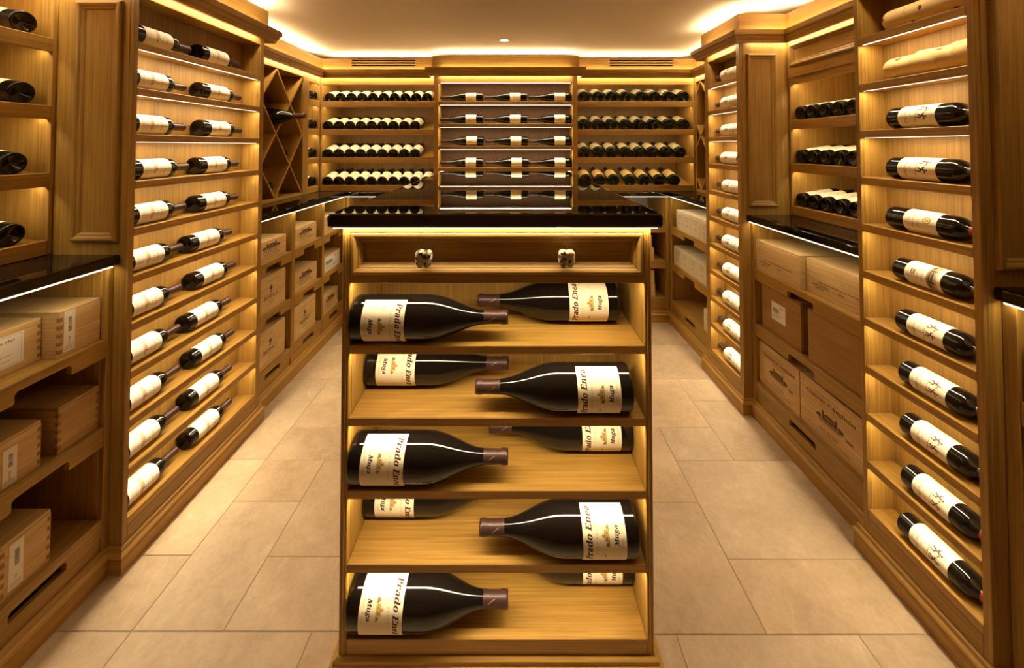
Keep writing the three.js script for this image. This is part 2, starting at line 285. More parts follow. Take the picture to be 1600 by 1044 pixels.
const houseLabel = paper({ map: canvasTexture(640, 512, (g, w, h) => {      // the large bottles of the island
  g.fillStyle = '#e9dcc0'; g.fillRect(0, 0, w, h); fibres(g, w, h, 900, 'rgba(190,160,110,0.14)');
  text(g, 'Prado Enea', w / 2, 76, 94, 'italic bold $px serif', '#3a100d'); g.strokeStyle = '#3a100d'; g.lineWidth = 3.5; g.strokeText('Prado Enea', w / 2, 76);
  text(g, 'GRAN RESERVA', w / 2, 166, 26, '$px serif', '#8a6a48', 14);
  g.save(); g.translate(w / 2, 274); g.scale(0.82, 0.82); g.fillStyle = '#b79a5c';
  g.fillRect(-62, -8, 124, 42); g.fillRect(-20, -44, 40, 60); g.beginPath(); g.moveTo(-26, -44); g.lineTo(0, -66); g.lineTo(26, -44); g.fill();
  g.beginPath(); g.moveTo(-70, -8); g.lineTo(-40, -26); g.lineTo(60, -26); g.lineTo(74, -8); g.fill();
  g.fillStyle = '#5c4a28'; g.fillRect(-52, 4, 12, 16); g.fillRect(-28, 4, 12, 16); g.fillRect(24, 4, 12, 16); g.fillRect(-6, -34, 12, 16);
  for (const [x, y, r] of [[-96, 20, 24], [-78, 34, 16], [88, 24, 20], [104, 34, 13]]) { g.fillStyle = x < 0 ? '#7d6a34' : '#8f7a3e'; g.beginPath(); g.arc(x, y, r, 0, 7); g.fill(); }
  g.fillStyle = '#a88d52'; g.fillRect(-120, 36, 236, 12); g.restore();
  text(g, '2011', 118, 262, 30, 'bold $px serif', '#3a2a1c');
  text(g, 'R', 540, 268, 24, 'italic $px serif', '#7a5a30');
  text(g, 'Muga', w / 2, 396, 66, 'italic bold $px serif', '#2a1a12'); g.strokeStyle = '#2a1a12'; g.lineWidth = 2.5; g.strokeText('Muga', w / 2, 396);
  text(g, 'HARO · RIOJA', w / 2, 466, 22, '$px serif', '#7d6444', 6);
}) });
const classicLabel = paper({ map: canvasTexture(384, 384, (g, w, h) => {   // the two-bottle column
  g.fillStyle = '#f4ecdf'; g.fillRect(0, 0, w, h); fibres(g, w, h, 800, 'rgba(196,150,110,0.16)');
  text(g, 'Grand Vin', w / 2, 96, 34, 'italic $px serif', '#b08460'); text(g, 'CHATEAU', w / 2, 150, 22, '$px serif', '#b58c68', 8);
  g.strokeStyle = 'rgba(176,120,84,0.7)'; g.lineWidth = 2; castle(g, w / 2, 220, 1.05, 'rgba(184,132,96,0.65)');
  text(g, 'PAUILLAC', w / 2, 288, 22, '$px serif', '#b88e6a', 8); for (let i = 0; i < 3; i++) g.fillRect(92, 318 + i * 14, 200, 2);
}) });
const runnerLabel = (dark, warm) => paper({ map: canvasTexture(512, 384, (g, w, h) => {
  g.fillStyle = '#f1e3cb'; g.fillRect(0, 0, w, h); fibres(g, w, h, 700, 'rgba(190,140,100,0.14)');
  text(g, 'Château Clinet', w / 2, 300, 40, 'italic $px serif', '#6b4a34'); text(g, 'POMEROL', w / 2, 344, 18, '$px serif', '#9a7656', 6); text(g, '1 9 9 0', w / 2, 254, 20, '$px serif', '#8d6a4c');
  g.lineCap = 'round'; g.lineJoin = 'round';
  const stroke = (c, lw, p) => { g.strokeStyle = c; g.lineWidth = lw; g.beginPath(); g.moveTo(p[0], p[1]); for (let i = 2; i < p.length; i += 2) g.lineTo(p[i], p[i + 1]); g.stroke(); };
  for (const [x, y, s] of [[200, 128, 0.95], [306, 132, 0.85]]) {
    const q = (a) => a.map((v, i) => (i % 2 ? y : x) + v * s);
    stroke(dark, 15, q([0, -40, -8, 2, -30, 40])); stroke(dark, 13, q([-8, 2, 22, 18, 16, 52])); stroke(warm, 12, q([-2, -22, 30, -40, 48, -26])); stroke(dark, 12, q([-2, -22, -34, -10, -44, -30]));
    g.fillStyle = dark; g.beginPath(); g.arc(x + 4 * s, y - 58 * s, 11 * s, 0, 7); g.fill();
  }
  stroke(warm, 5, [120, 196, 250, 188, 380, 200]);
}) });
const runnerDark = runnerLabel('#3a2a20', '#6a4630'), runnerWarm = runnerLabel('#5a3324', '#a8782c');
const goldLabel = paper({ map: canvasTexture(512, 384, (g, w, h) => {
  g.fillStyle = '#f1e4cc'; g.fillRect(0, 0, w, h); fibres(g, w, h, 700, 'rgba(190,140,100,0.14)');
  g.fillStyle = '#b08a34'; g.beginPath(); g.arc(w / 2, 110, 46, 0, 7); g.fill(); g.fillStyle = '#e6d3a2'; g.beginPath(); g.arc(w / 2, 110, 32, 0, 7); g.fill(); g.fillStyle = '#8d6a24'; g.fillRect(w / 2 - 12, 88, 8, 44); g.fillRect(w / 2 + 4, 88, 8, 44);
  text(g, 'CHATEAU', w / 2, 206, 30, '$px serif', '#6d5238', 10); text(g, 'Grand Cru Classé', w / 2, 262, 28, 'italic $px serif', '#8a6a4a'); text(g, '1982', w / 2, 310, 26, '$px serif', '#8a6a4a');
}) });
const engravedLabel = paper({ map: canvasTexture(512, 384, (g, w, h) => {
  g.fillStyle = '#efe3cc'; g.fillRect(0, 0, w, h);
  g.fillStyle = '#c9b694'; g.fillRect(70, 40, 372, 110); g.fillStyle = '#5b4a38'; for (let i = 0; i < 24; i++) g.fillRect(76 + i * 15.2, 50 + rnd() * 20, 7, 84 - rnd() * 20); castle(g, w / 2, 110, 1.2, '#4c3c2c', 1.6);
  text(g, 'CHATEAU', w / 2, 194, 30, '$px serif', '#4c3a2a', 8); text(g, 'Grand Vin', w / 2, 238, 30, 'italic $px serif', '#6a5036'); g.fillStyle = '#6b4a34'; g.fillRect(226, 268, 60, 50); g.fillStyle = '#efe3cc'; g.fillRect(238, 280, 12, 26); g.fillRect(262, 280, 12, 26);
  text(g, 'SAINT-JULIEN', w / 2, 344, 20, '$px serif', '#8a6c4c', 4);
}) });
const linedLabel = (base, ink) => paper({ map: canvasTexture(256, 256, (g, w, h) => {
  g.fillStyle = base; g.fillRect(0, 0, w, h); fibres(g, w, h, 300, 'rgba(160,120,80,0.2)');
  text(g, 'Domaine', w / 2, 84, 34, 'italic $px serif', ink); g.fillStyle = ink; g.fillRect(60, 120, 136, 3); text(g, 'GRAND CRU', w / 2, 152, 22, '$px serif', ink, 3); g.fillRect(86, 186, 84, 2);
}) });
const creamLabel = linedLabel('#efe3c6', '#b79a74'), oliveLabel = linedLabel('#a79468', '#7d6b44'), amberLabel = linedLabel('#b08f4e', '#7d6230'), redInkLabel = linedLabel('#efe1c4', '#a4643c');
const crestLabel = paper({ map: canvasTexture(256, 256, (g, w, h) => {
  g.fillStyle = '#f0e4d0'; g.fillRect(0, 0, w, h); g.fillStyle = '#b08a72'; g.beginPath(); g.arc(w / 2, 92, 30, 0, 7); g.fill(); g.fillStyle = '#f0e4d0'; g.fillRect(w / 2 - 5, 66, 10, 52); text(g, 'CHATEAU', w / 2, 160, 26, '$px serif', '#9a7058', 3); text(g, 'Margaux', w / 2, 198, 30, 'italic $px serif', '#a57c62');
}) });
const wrapPaper = paper({ roughness: 0.8, map: canvasTexture(512, 512, (g, w, h) => {
  g.fillStyle = '#d9b878'; g.fillRect(0, 0, w, h); fibres(g, w, h, 2600, 'rgba(150,110,50,0.16)');
  g.strokeStyle = 'rgba(120,84,40,0.55)'; g.lineWidth = 3;
  for (const [x, y] of [[70, 110], [200, 330], [330, 130], [430, 390], [130, 430], [300, 470], [460, 220], [30, 250], [250, 240], [390, 300], [170, 210], [480, 60], [230, 30], [40, 400]]) { g.fillStyle = '#7a2418'; g.beginPath(); g.arc(x, y, 17, 0, 7); g.fill(); g.beginPath(); g.moveTo(x + 50, y + 10); g.bezierCurveTo(x + 70, y - 30, x + 84, y + 40, x + 104, y - 10); g.stroke(); }
}) });

// ================================================================ bottles. Standing on the origin along +y; the label faces +z
const PROFILE = {
  bordeaux: [[0, 0.052], [0.45, 0.03], [0.72, 0.008], [0.86, 0], [0.96, 0.004], [1, 0.016], [1, 0.635], [0.985, 0.66], [0.93, 0.688], [0.80, 0.715], [0.62, 0.738], [0.48, 0.758], [0.41, 0.785], [0.385, 0.83], [0.375, 0.965], [0.405, 0.968], [0.405, 0.988], [0.37, 1], [0, 1]],
  magnum: [[0, 0.05], [0.45, 0.03], [0.74, 0.007], [0.9, 0], [0.975, 0.004], [1, 0.018], [1, 0.455], [0.993, 0.48], [0.965, 0.52], [0.91, 0.56], [0.83, 0.60], [0.73, 0.64], [0.62, 0.68], [0.51, 0.72], [0.415, 0.76], [0.345, 0.80], [0.31, 0.84], [0.295, 0.88], [0.288, 0.955], [0.315, 0.958], [0.315, 0.985], [0.29, 1], [0, 1]],
  burgundy: [[0, 0.06], [0.45, 0.034], [0.74, 0.008], [0.88, 0], [0.97, 0.004], [1, 0.02], [1, 0.40], [0.99, 0.44], [0.955, 0.485], [0.89, 0.53], [0.80, 0.575], [0.69, 0.62], [0.575, 0.665], [0.475, 0.71], [0.405, 0.755], [0.36, 0.80], [0.335, 0.86], [0.325, 0.955], [0.36, 0.958], [0.36, 0.984], [0.33, 1], [0, 1]],
  squat: [[0, 0.06], [0.45, 0.034], [0.72, 0.008], [0.86, 0], [0.96, 0.004], [1, 0.018], [1, 0.70], [0.985, 0.735], [0.93, 0.77], [0.80, 0.80], [0.62, 0.825], [0.47, 0.85], [0.40, 0.885], [0.385, 0.985], [0.37, 1], [0, 1]],
};
const bottleShapes = {};
function bottleParts(kind, R, L, lab, cap, segs) {
  const key = [kind, R, L, lab.join(), cap, segs].join('|'); if (bottleShapes[key]) return bottleShapes[key];
  const pts = PROFILE[kind].map(([r, y]) => new THREE.Vector2(Math.max(r * R, 1e-5), y * L)), body = new THREE.LatheGeometry(pts, segs);
  const capPts = PROFILE[kind].filter(([, y]) => y >= cap - 1e-6).map(([r, y]) => new THREE.Vector2(Math.max(r * R + (r ? 0.0006 : 0), 1e-5), y * L + (y === 1 ? 0.0006 : 0)));
  const below = PROFILE[kind].filter(([, y]) => y < cap).pop(), next = PROFILE[kind].find(([, y]) => y >= cap), t = (cap - below[1]) / (next[1] - below[1] || 1), rc = (below[0] + (next[0] - below[0]) * t) * R + 0.0006;
  capPts.unshift(new THREE.Vector2(rc, cap * L)); capPts.unshift(new THREE.Vector2(rc - 0.0006, cap * L));
  const capsule = new THREE.LatheGeometry(capPts, segs);
  const [y0, y1, arc] = lab, label = new THREE.CylinderGeometry(R + 0.0005, R + 0.0005, (y1 - y0) * L, Math.max(12, Math.round(segs * arc / 4)), 1, true, -arc / 2, arc); label.translate(0, (y0 + y1) / 2 * L, 0);
  return bottleShapes[key] = { body, capsule, label };
}
function bottle(label, spec, at, dir, face, group) {
  const { kind = 'bordeaux', R, L, lab = [0.22, 0.55, 3.4], cap = 0.76, segs = 24, glass = M.glass, paperMat, capMat = M.capsule, name = 'wine_bottle' } = spec;
  const t = thing(name, label, 'bottle', at[0], at[1], at[2], group), s = bottleParts(kind, R, L, lab, cap, segs);
  const Y = new THREE.Vector3(dir[0], dir[1], -dir[2]).normalize(), Z = new THREE.Vector3(face[0], face[1], -face[2]); Z.addScaledVector(Y, -Z.dot(Y)).normalize();
  t.quaternion.setFromRotationMatrix(new THREE.Matrix4().makeBasis(new THREE.Vector3().crossVectors(Y, Z), Y, Z));
  for (const [n, g, m] of [['glass_body', s.body, glass], ['paper_label', s.label, paperMat], ['capsule', s.capsule, capMat]]) { const o = new THREE.Mesh(g, m); o.name = numbered(n); o.castShadow = o.receiveShadow = true; t.add(o); }
  return t;
}
const ORD = ['top', 'second', 'third', 'fourth', 'fifth', 'sixth', 'seventh', 'eighth', 'ninth', 'tenth', 'lowest'];
const NTH = ['first', 'second', 'third', 'fourth', 'fifth', 'sixth', 'seventh', 'eighth', 'ninth', 'tenth'];

// ================================================================ lit display columns
const bxs = (s, a, b, ...r) => board(s * a, s * b, ...r);       // |x| from a to b on the side s
function displayColumn(label, s, d0, d1, o0, o1, base, pitch, panelled, tn = 0.016) {
  const t = thing('display_cabinet', label, 'wine cabinet', s * 1.6, 0, (d0 + d1) / 2);
  part(t, 'side_panel', bxs(s, CF + 0.014, 1.95, 0.09, 2.14, d0, d0 + tn, 'y'), M.oak2);
  part(t, 'side_panel', bxs(s, CF + 0.014, 1.95, 0.09, 2.14, d1 - 0.016, d1, 'y'), M.oak2);
  part(t, 'stile', bxs(s, CF, CF + 0.0138, 0.088, 2.101, d0, o0, 'y'), M.oak2);
  part(t, 'stile', bxs(s, CF, CF + 0.0138, 0.088, 2.101, o1, d1, 'y'), M.oak2);
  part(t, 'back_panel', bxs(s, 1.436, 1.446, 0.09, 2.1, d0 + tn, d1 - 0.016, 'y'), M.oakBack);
  part(t, 'rail', bxs(s, CF, CF + 0.0138, 0.088, base - 0.0285, o0 + 0.0002, o1 - 0.0002, 'd'), M.oak2);
  part(t, 'top_panel', bxs(s, CF + 0.001, 1.436, 2.056, 2.101, o0, o1, 'd'), M.oak);
  for (const [a, b, n] of [[d0 + tn, o0, 0], [o1, d1 - 0.016, 1]]) if (b - a > 0.002 && (tn > 0.01 || a === o1)) part(t, 'cheek', bxs(s, CF + 0.0138, 1.436, 0.09, 2.056, a, b, 'y'), M.oak);
  for (let k = 0; k <= 10; k++) {
    const y = base + pitch * k, sh = part(t, 'shelf', tn > 0.01 ? bxs(s, CF + 0.0006, 1.436, y - 0.028, y, o0 + 0.0003, o1 - 0.0003, 'd', 0.0015) : [bxs(s, CF + 0.0006, 1.436, y - 0.028, y, o0 + 0.0003, o1 - 0.0003, 'd', 0.0015), bxs(s, CF + 0.014, 1.436, y - 0.028, y, d0 + tn, o0 + 0.0003, 'd', 0.0003)], M.oak);
    if (k) strip(sh, [s * (CF + 0.0105), y - (k > 7 ? 0.0268 : 0.0257), o0 + 0.012], [s * (CF + 0.0105), y - (k > 7 ? 0.0268 : 0.0257), o1 - 0.012], 0.009, [s * 0.12, -1, 0], L_SHELF);
  }
  // the panelled flank that faces the camera, above the worktop
  if (panelled) part(t, 'panel_moulding', frameMould([s * 1.378, 1.158, -d0 + 0.0002], [s, 0, 0], [0, 1, 0], [0, 0, 1], 0.168, 0.87, PANEL), M.oak2);
  return t;
}
displayColumn('tall lit oak column whose narrow shelves carry two label-out bottles each', -1, 1.367, 2.09, 1.385, 2.058, 0.168, 0.172, true, 0.0045);
displayColumn('tall lit oak column with two paper-wrapped bottles on its top shelves', 1, 1.055, 1.43, 1.075, 1.412, 0.175, 0.173, true);
displayColumn('slim lit oak column with panelled flank, its bottles pointing capsules toward the back wall', 1, 2.15, 2.545, 2.185, 2.502, 0.175, 0.173, true);

// two bottles to a shelf
{
  const spec = { R: 0.0385, L: 0.265, lab: [0.13, 0.575, 4.2], paperMat: classicLabel, segs: 28 }, near = [1.396, 1.378, 1.380, 1.398, 1.388, 1.376, 1.374, 1.3725, 1.3722, 1.3722, 1.373], far = [1.704, 1.712, 1.722, 1.702, 1.70, 1.664, 1.694, 1.662, 1.69, 1.676, 1.682];
  const g = 'label-out bottles in the two-bottle column';
  for (let i = 0; i < 11; i++) {
    const y = 0.168 + 0.172 * (10 - i) + 0.039;
    bottle(`cream-labelled bottle nearer the panelled flank on the ${ORD[i]} shelf of the two-bottle column`, spec, [-1.3955, y, near[i]], [0, 0, 1], [1, 0.45, 0], g);
    bottle(`cream-labelled bottle showing its dark base on the ${ORD[i]} shelf of the two-bottle column`, spec, [-1.3965, y, far[i]], [0, 0, 1], [1, 0.45, 0], g);
  }
}
// the wrapped-bottle column: two in paper, nine labelled
{
  const g = 'bottles of the wrapped-bottle column', mk = (m, cap, z0 = 0.17, z1 = 0.62) => ({ kind: 'squat', R: 0.0375, lab: [z0, z1, 3.5], cap: 0.87, paperMat: m, segs: 40, capMat: cap });
  const kinds = [null, null, mk(runnerDark, M.capsule), mk(runnerDark, M.capsule), mk(goldLabel, M.capsuleRed, 0.24, 0.62), mk(engravedLabel, M.capsule, 0.18, 0.62), ...[0, 1, 2, 3, 4].map((i) => mk(runnerWarm, i > 2 ? M.capsuleRed : M.capsule))];
  const desc = { 2: 'black brush figures', 3: 'black brush figures', 4: 'a gold roundel', 5: 'an engraved house' }, base = [0, 0, 1.327, 1.333, 1.338, 1.318, 1.312, 1.306, 1.306, 1.306, 1.322];
  for (let i = 2; i < 11; i++) bottle(`dark bottle, cream label with ${desc[i] || 'gold-brown brush figures'}, ${ORD[i]} shelf of the wrapped-bottle column`, { ...kinds[i], L: base[i] - 1.0768 }, [1.389, 0.175 + 0.173 * (10 - i) + 0.038, base[i]], [0, 0, -1], [-1, 0.35, 0], g);
  for (let i = 0; i < 2; i++) {                                  // bottles rolled in printed tissue
    const y = 0.175 + 0.173 * (10 - i), t = thing('wrapped_bottle', i ? 'bottle rolled in dotted yellow tissue with a crumpled fold, second shelf of its column' : 'bottle rolled in smooth dotted yellow tissue on the topmost shelf of its column', 'bottle', 1.3950, y + 0.0412, 1.350, 'tissue-wrapped bottles');
    const mkWrap = (prof, seg, amp, k) => {
      const pg = new THREE.LatheGeometry(prof.map(([r, l]) => new THREE.Vector2(Math.max(r, 1e-5), l)), seg), p = pg.attributes.position, n = grid(64, 64);
      for (let v = 0; v < p.count; v++) { const x = p.getX(v), yy = p.getY(v), z = p.getZ(v), a = Math.atan2(z, x), c = Math.cos(a) * 3 + 20, sn = Math.sin(a) * 3 + 20, late = Math.min(1, Math.max(0.15, (yy - 0.13) * 9)), f = 1 + amp * late * (noise(n, c + yy * 18 * k, sn + yy * 26) - 0.5) * 2; const up = x > 0 ? 1 + amp * 3.6 * (0.25 + late * (0.5 + 0.5 * Math.sin(yy * 62 + c * 2.2))) : 1; p.setXYZ(v, x * f * 0.94 * (k > 1 ? up : 1), yy, Math.max(-0.0388, Math.min(0.0388, z * f * 0.92))); }
      pg.computeVertexNormals(); return pg;
    };
    const prof = [[0, 0], [0.02, 0.0005], [0.031, 0.003], [0.0375, 0.011], [0.0395, 0.022]]; for (let q = 1; q <= 26; q++) { const l = 0.022 + q * 0.0094; prof.push([0.0395 - (l > 0.19 ? (l - 0.19) * 0.2 : 0) , l]); } prof.push([0, 0.268]);
    const uvScale = (gm, su, sv) => { const u = gm.attributes.uv; for (let v = 0; v < u.count; v++) u.setXY(v, u.getX(v) * su + 0.1 + i * 0.37, u.getY(v) * sv); return gm; };
    const w = new THREE.Mesh(uvScale(mkWrap(prof, 40, 0.05, 1), 1, 1), wrapPaper); w.name = numbered('tissue_wrap');
    const flap = [[0.0425, 0.128 - i * 0.02], [0.0412, 0.139], [0.0405, 0.172], [0.0405, 0.195], [0.0395, 0.22], [0.038, 0.25], [0.034, 0.262]], fp = []; for (let q = 0; q < flap.length - 1; q++) for (let j = 0; j < 3; j++) fp.push([flap[q][0] + (flap[q + 1][0] - flap[q][0]) * j / 3, flap[q][1] + (flap[q + 1][1] - flap[q][1]) * j / 3]); fp.push(flap[6]);
    const f = new THREE.Mesh(uvScale(mkWrap(fp, 44, 0.055 + 0.02 * i, 2.4), 1, 0.6), wrapPaper); f.name = numbered('tissue_fold'); wrapPaper.side = THREE.DoubleSide;
    t.add(w, f); shadow(t);
    t.quaternion.setFromRotationMatrix(new THREE.Matrix4().makeBasis(new THREE.Vector3(0, i ? 1 : 0.8, i ? 0 : 0).normalize(), new THREE.Vector3(0, 0, 1), new THREE.Vector3(1, 0, 0)));
  }
}
// the slim column: one bottle to a shelf, capsule to the back
{
  const spec = { R: 0.0385, L: 0.282, lab: [0.025, 0.645, 4.6], cap: 0.8, paperMat: crestLabel, segs: 24, capMat: M.capsuleBrown };
  for (let i = 0; i < 11; i++) bottle(`white-labelled bottle with brown capsule on the ${ORD[i]} shelf of the slim column`, spec, [1.389, 0.175 + 0.173 * (10 - i) + 0.039, 2.192 + [0, 0.002, 0.006, 0.012, 0.001, 0.004, 0.008, 0.006, 0.01, 0.006, 0.003][i]], [0, 0, 1], [-1, 0.45, 0], 'bottles of the slim column');
}

// ================================================================ frames of reference for the built-in furniture: a along the front, y up, q into the wall
const sideFrame = (s, face) => ({
  b: (a0, a1, y0, y1, q0, q1, g = 'y', ...r) => board(s * (face + q0), s * (face + q1), y0, y1, a0, a1, { a: 'd', q: 'x', y: 'y' }[g], ...r),
  p: (a, y, q) => [s * (face + q), y, a], v: (a, y, q) => [s * q, y, a], det: s, tilt: (g, at, ang) => { g.translate(-at[0], -at[1], at[2]); g.rotateZ(s * ang); g.translate(at[0], at[1], -at[2]); return g; },
});
const backFrame = (face) => ({
  b: (a0, a1, y0, y1, q0, q1, g = 'y', ...r) => board(a0, a1, y0, y1, face + q0, face + q1, { a: 'x', q: 'd', y: 'y' }[g], ...r),
  p: (a, y, q) => [a, y, face + q], v: (a, y, q) => [a, y, q], det: 1, tilt: (g, at, ang) => { g.translate(-at[0], -at[1], at[2]); g.rotateX(ang); g.translate(at[0], at[1], -at[2]); return g; },
});
const BACK = [16 * Math.PI / 180, 0.013], LIPS = [1.889, 1.646, 1.405, 1.166], WT = 1.113;
// open shelves over the worktop: raised lip, deck leaning back, a strip behind each lip
function nicheUnit(label, F, a0, a1, lips, top, header, tilt = 9 * Math.PI / 180, drop = 0) {
  const c = F.p((a0 + a1) / 2, WT, 0.18), t = thing('shelf_unit', label, 'shelves', c[0], WT, c[2]), e = 0.014;
  part(t, 'side_panel', F.b(a0, a0 + e, WT, 2.10, 0.0, 0.36, 'y'), M.oak); part(t, 'side_panel', F.b(a1 - e, a1, WT, 2.10, 0.0, 0.36, 'y'), M.oak);
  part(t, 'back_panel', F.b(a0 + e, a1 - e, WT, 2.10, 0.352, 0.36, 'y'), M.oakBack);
  if (header) part(t, 'header', F.b(a0 + e, a1 - e, top, 2.1005, 0.001, 0.018, 'a'), M.oak);
  const line = (y, par) => strip(par, F.p(a0 + e + 0.006, y, 0.026), F.p(a1 - e - 0.006, y, 0.026), 0.008, F.v(0, -1, 0.3), L_NICHE);
  lips.forEach((y, i) => {
    const low = i === lips.length - 1 ? WT + 0.0005 : y - 0.05, s = part(t, 'shelf', [F.b(a0 + e + 0.0002, a1 - e - 0.0002, low, y, 0.0008, 0.018, 'a', 0.0018), F.tilt(F.b(a0 + e + 0.0002, a1 - e - 0.0002, y - 0.016 - drop, y - 0.004 - drop, 0.019, 0.336, 'a'), F.p(0, y - 0.004 - drop, 0.018), tilt)], M.oak);
    if (i < lips.length - 1) line(low + 0.014, s);
  });
  line(top + 0.012, t.children[t.children.length - 1]);
  return t;
}
function nicheBottle(label, F, a, lip, spec, group, roll = 0, tilt = 9 * Math.PI / 180, drop = 0) {
  const q0 = 0.024 + (spec.back || 0), sn = Math.sin(tilt), cs = Math.cos(tilt), y = lip - 0.004 - drop + (q0 - 0.018) * Math.tan(tilt) + (spec.R + 0.0008) * cs, p = F.p(a, y, q0 - spec.R * sn);
  return bottle(label, spec, p, F.v(0, sn, cs), F.v(roll, cs, -sn), group);
}
const FL = sideFrame(-1, UF), FR = sideFrame(1, UF), FB = backFrame(BF);
nicheUnit('open oak shelves beside the camera, holding dark bottles base-out above the worktop', FL, 0.62, 1.366, LIPS, 2.045, true);
nicheUnit('open oak shelves with a framed header panel between the two right-wall columns', FR, 1.432, 2.149, LIPS.slice(1), 1.846, true);
nicheUnit('narrow corner shelves beside the diamond lattice with pairs of bottles', FL, 3.052, 3.249, LIPS, 2.03, true);
nicheUnit('back wall oak shelves stacked with rows of cream-labelled bottles', FB, -1.613, -0.6185, LIPS, 2.032, true, ...BACK);
nicheUnit('back wall oak shelves stacked with rows of large olive-labelled bottles', FB, 0.5875, 1.613, LIPS, 2.032, true, ...BACK);
// framed panel over the crates' niche
{
  const t = thing('header_panel', 'framed oak panel under the cornice over the bottles, right-wall niche', 'panel', UF, 1.93, 1.79);
  part(t, 'panel_board', FR.b(1.447, 2.134, 1.935, 2.09, -0.004, 0.0006, 'a'), M.oak2);
  part(t, 'panel_moulding', frameMould([UF - 0.004, 1.945, -2.122], [0, 0, 1], [0, 1, 0], [-1, 0, 0], 0.663, 0.124, PANEL), M.oak2);
  part(t, 'panel_rail', [FR.b(1.447, 2.134, 1.885, 1.934, -0.008, 0.0006, 'a')], M.oak);
}
const baseOut = (R, L, lab, m, o = {}) => ({ R, L, lab, paperMat: m, segs: 24, cap: 0.76, ...o });
{
  const s1 = baseOut(0.0385, 0.29, [0.13, 0.56, 3.6], creamLabel);
  [[1.283, 0], [1.284, 1], [1.268, 2], [1.268, 3]].forEach(([d, r]) => nicheBottle(`dark bottle lying base-out beside the panelled flank, ${['topmost', 'second', 'third', 'lowest'][r]} near shelf`, FL, d, LIPS[r], s1, 'bottles on the near open shelves', -0.5));
  const s2 = baseOut(0.0385, 0.29, [0.11, 0.56, 3.6], creamLabel);
  for (let r = 0; r < 3; r++) [2.090, 2.009, 1.927, 1.845, 1.765].forEach((d, i) => nicheBottle(`cream-labelled bottle, ${NTH[i]} from the slim column on the ${['top', 'middle', 'bottom'][r]} niche shelf`, FR, d + rr(-0.0012, 0.0012), LIPS[r + 1], s2, 'base-out bottles in the niche between the columns', -0.6 + rr(-0.15, 0.15)));
  const s3 = baseOut(0.038, 0.29, [0.13, 0.5, 2.6], creamLabel);
  for (let r = 0; r < 4; r++) [3.112, 3.193].forEach((d, i) => nicheBottle(`dark bottle ${i ? 'nearer the back corner' : 'nearer the lattice'} on the ${['top', 'second', 'third', 'bottom'][r]} narrow corner shelf`, FL, d, LIPS[r], s3, 'bottles on the narrow corner shelves'));
  const s4 = baseOut(0.044, 0.30, [0.045, 0.47, 3.2], creamLabel, { kind: 'bordeaux', segs: 20 });
  const toX = (u) => 0.038 + (u - 798) * 3.272 / 590, rowsL = [[513.1, 16.88, 10], [511, 16.95, 9], [511, 16.95, 9], [511, 17.0, 10]];
  rowsL.forEach(([u0, du, n], r) => { for (let i = 0; i < n; i++) nicheBottle(`cream-labelled bottle, ${NTH[i]} from the corner on the ${['top', 'second', 'third', 'bottom'][r]} shelf of the cream rows`, FB, toX(u0 + du * i), LIPS[r], s4, 'cream-labelled bottles on the back shelves', rr(-0.12, 0.12), ...BACK); });
  const s5 = baseOut(0.051, 0.315, [0.12, 0.5, 2.4], oliveLabel, { kind: 'burgundy', glass: M.glassGreen, segs: 22, cap: 0.755, capMat: M.capsuleBlack }), s6 = { ...s5, paperMat: amberLabel };
  const rowsR = [[100, 200, 300, 405, 520, 620, 725, 835], [100, 200, 295, 405, 505, 605, 720, 835], [100, 200, 300, 405, 500, 600, 700, 805], [110, 215, 315, 435, 540, 650, 760]];
  rowsR.forEach((row, r) => { let last = -9; row.forEach((z, i) => { const x = Math.max(toX(890 + z / 4.748), last + 0.1035); last = x; nicheBottle(`large dark bottle, ${r === 3 ? 'amber' : 'olive'} label, ${NTH[i]} from the centre cabinet, ${['top', 'second', 'third', 'bottom'][r]} shelf`, FB, x, LIPS[r], r === 3 ? s6 : s5, 'large bottles on the back shelves', rr(-0.2, 0.2), ...BACK); }); });
}
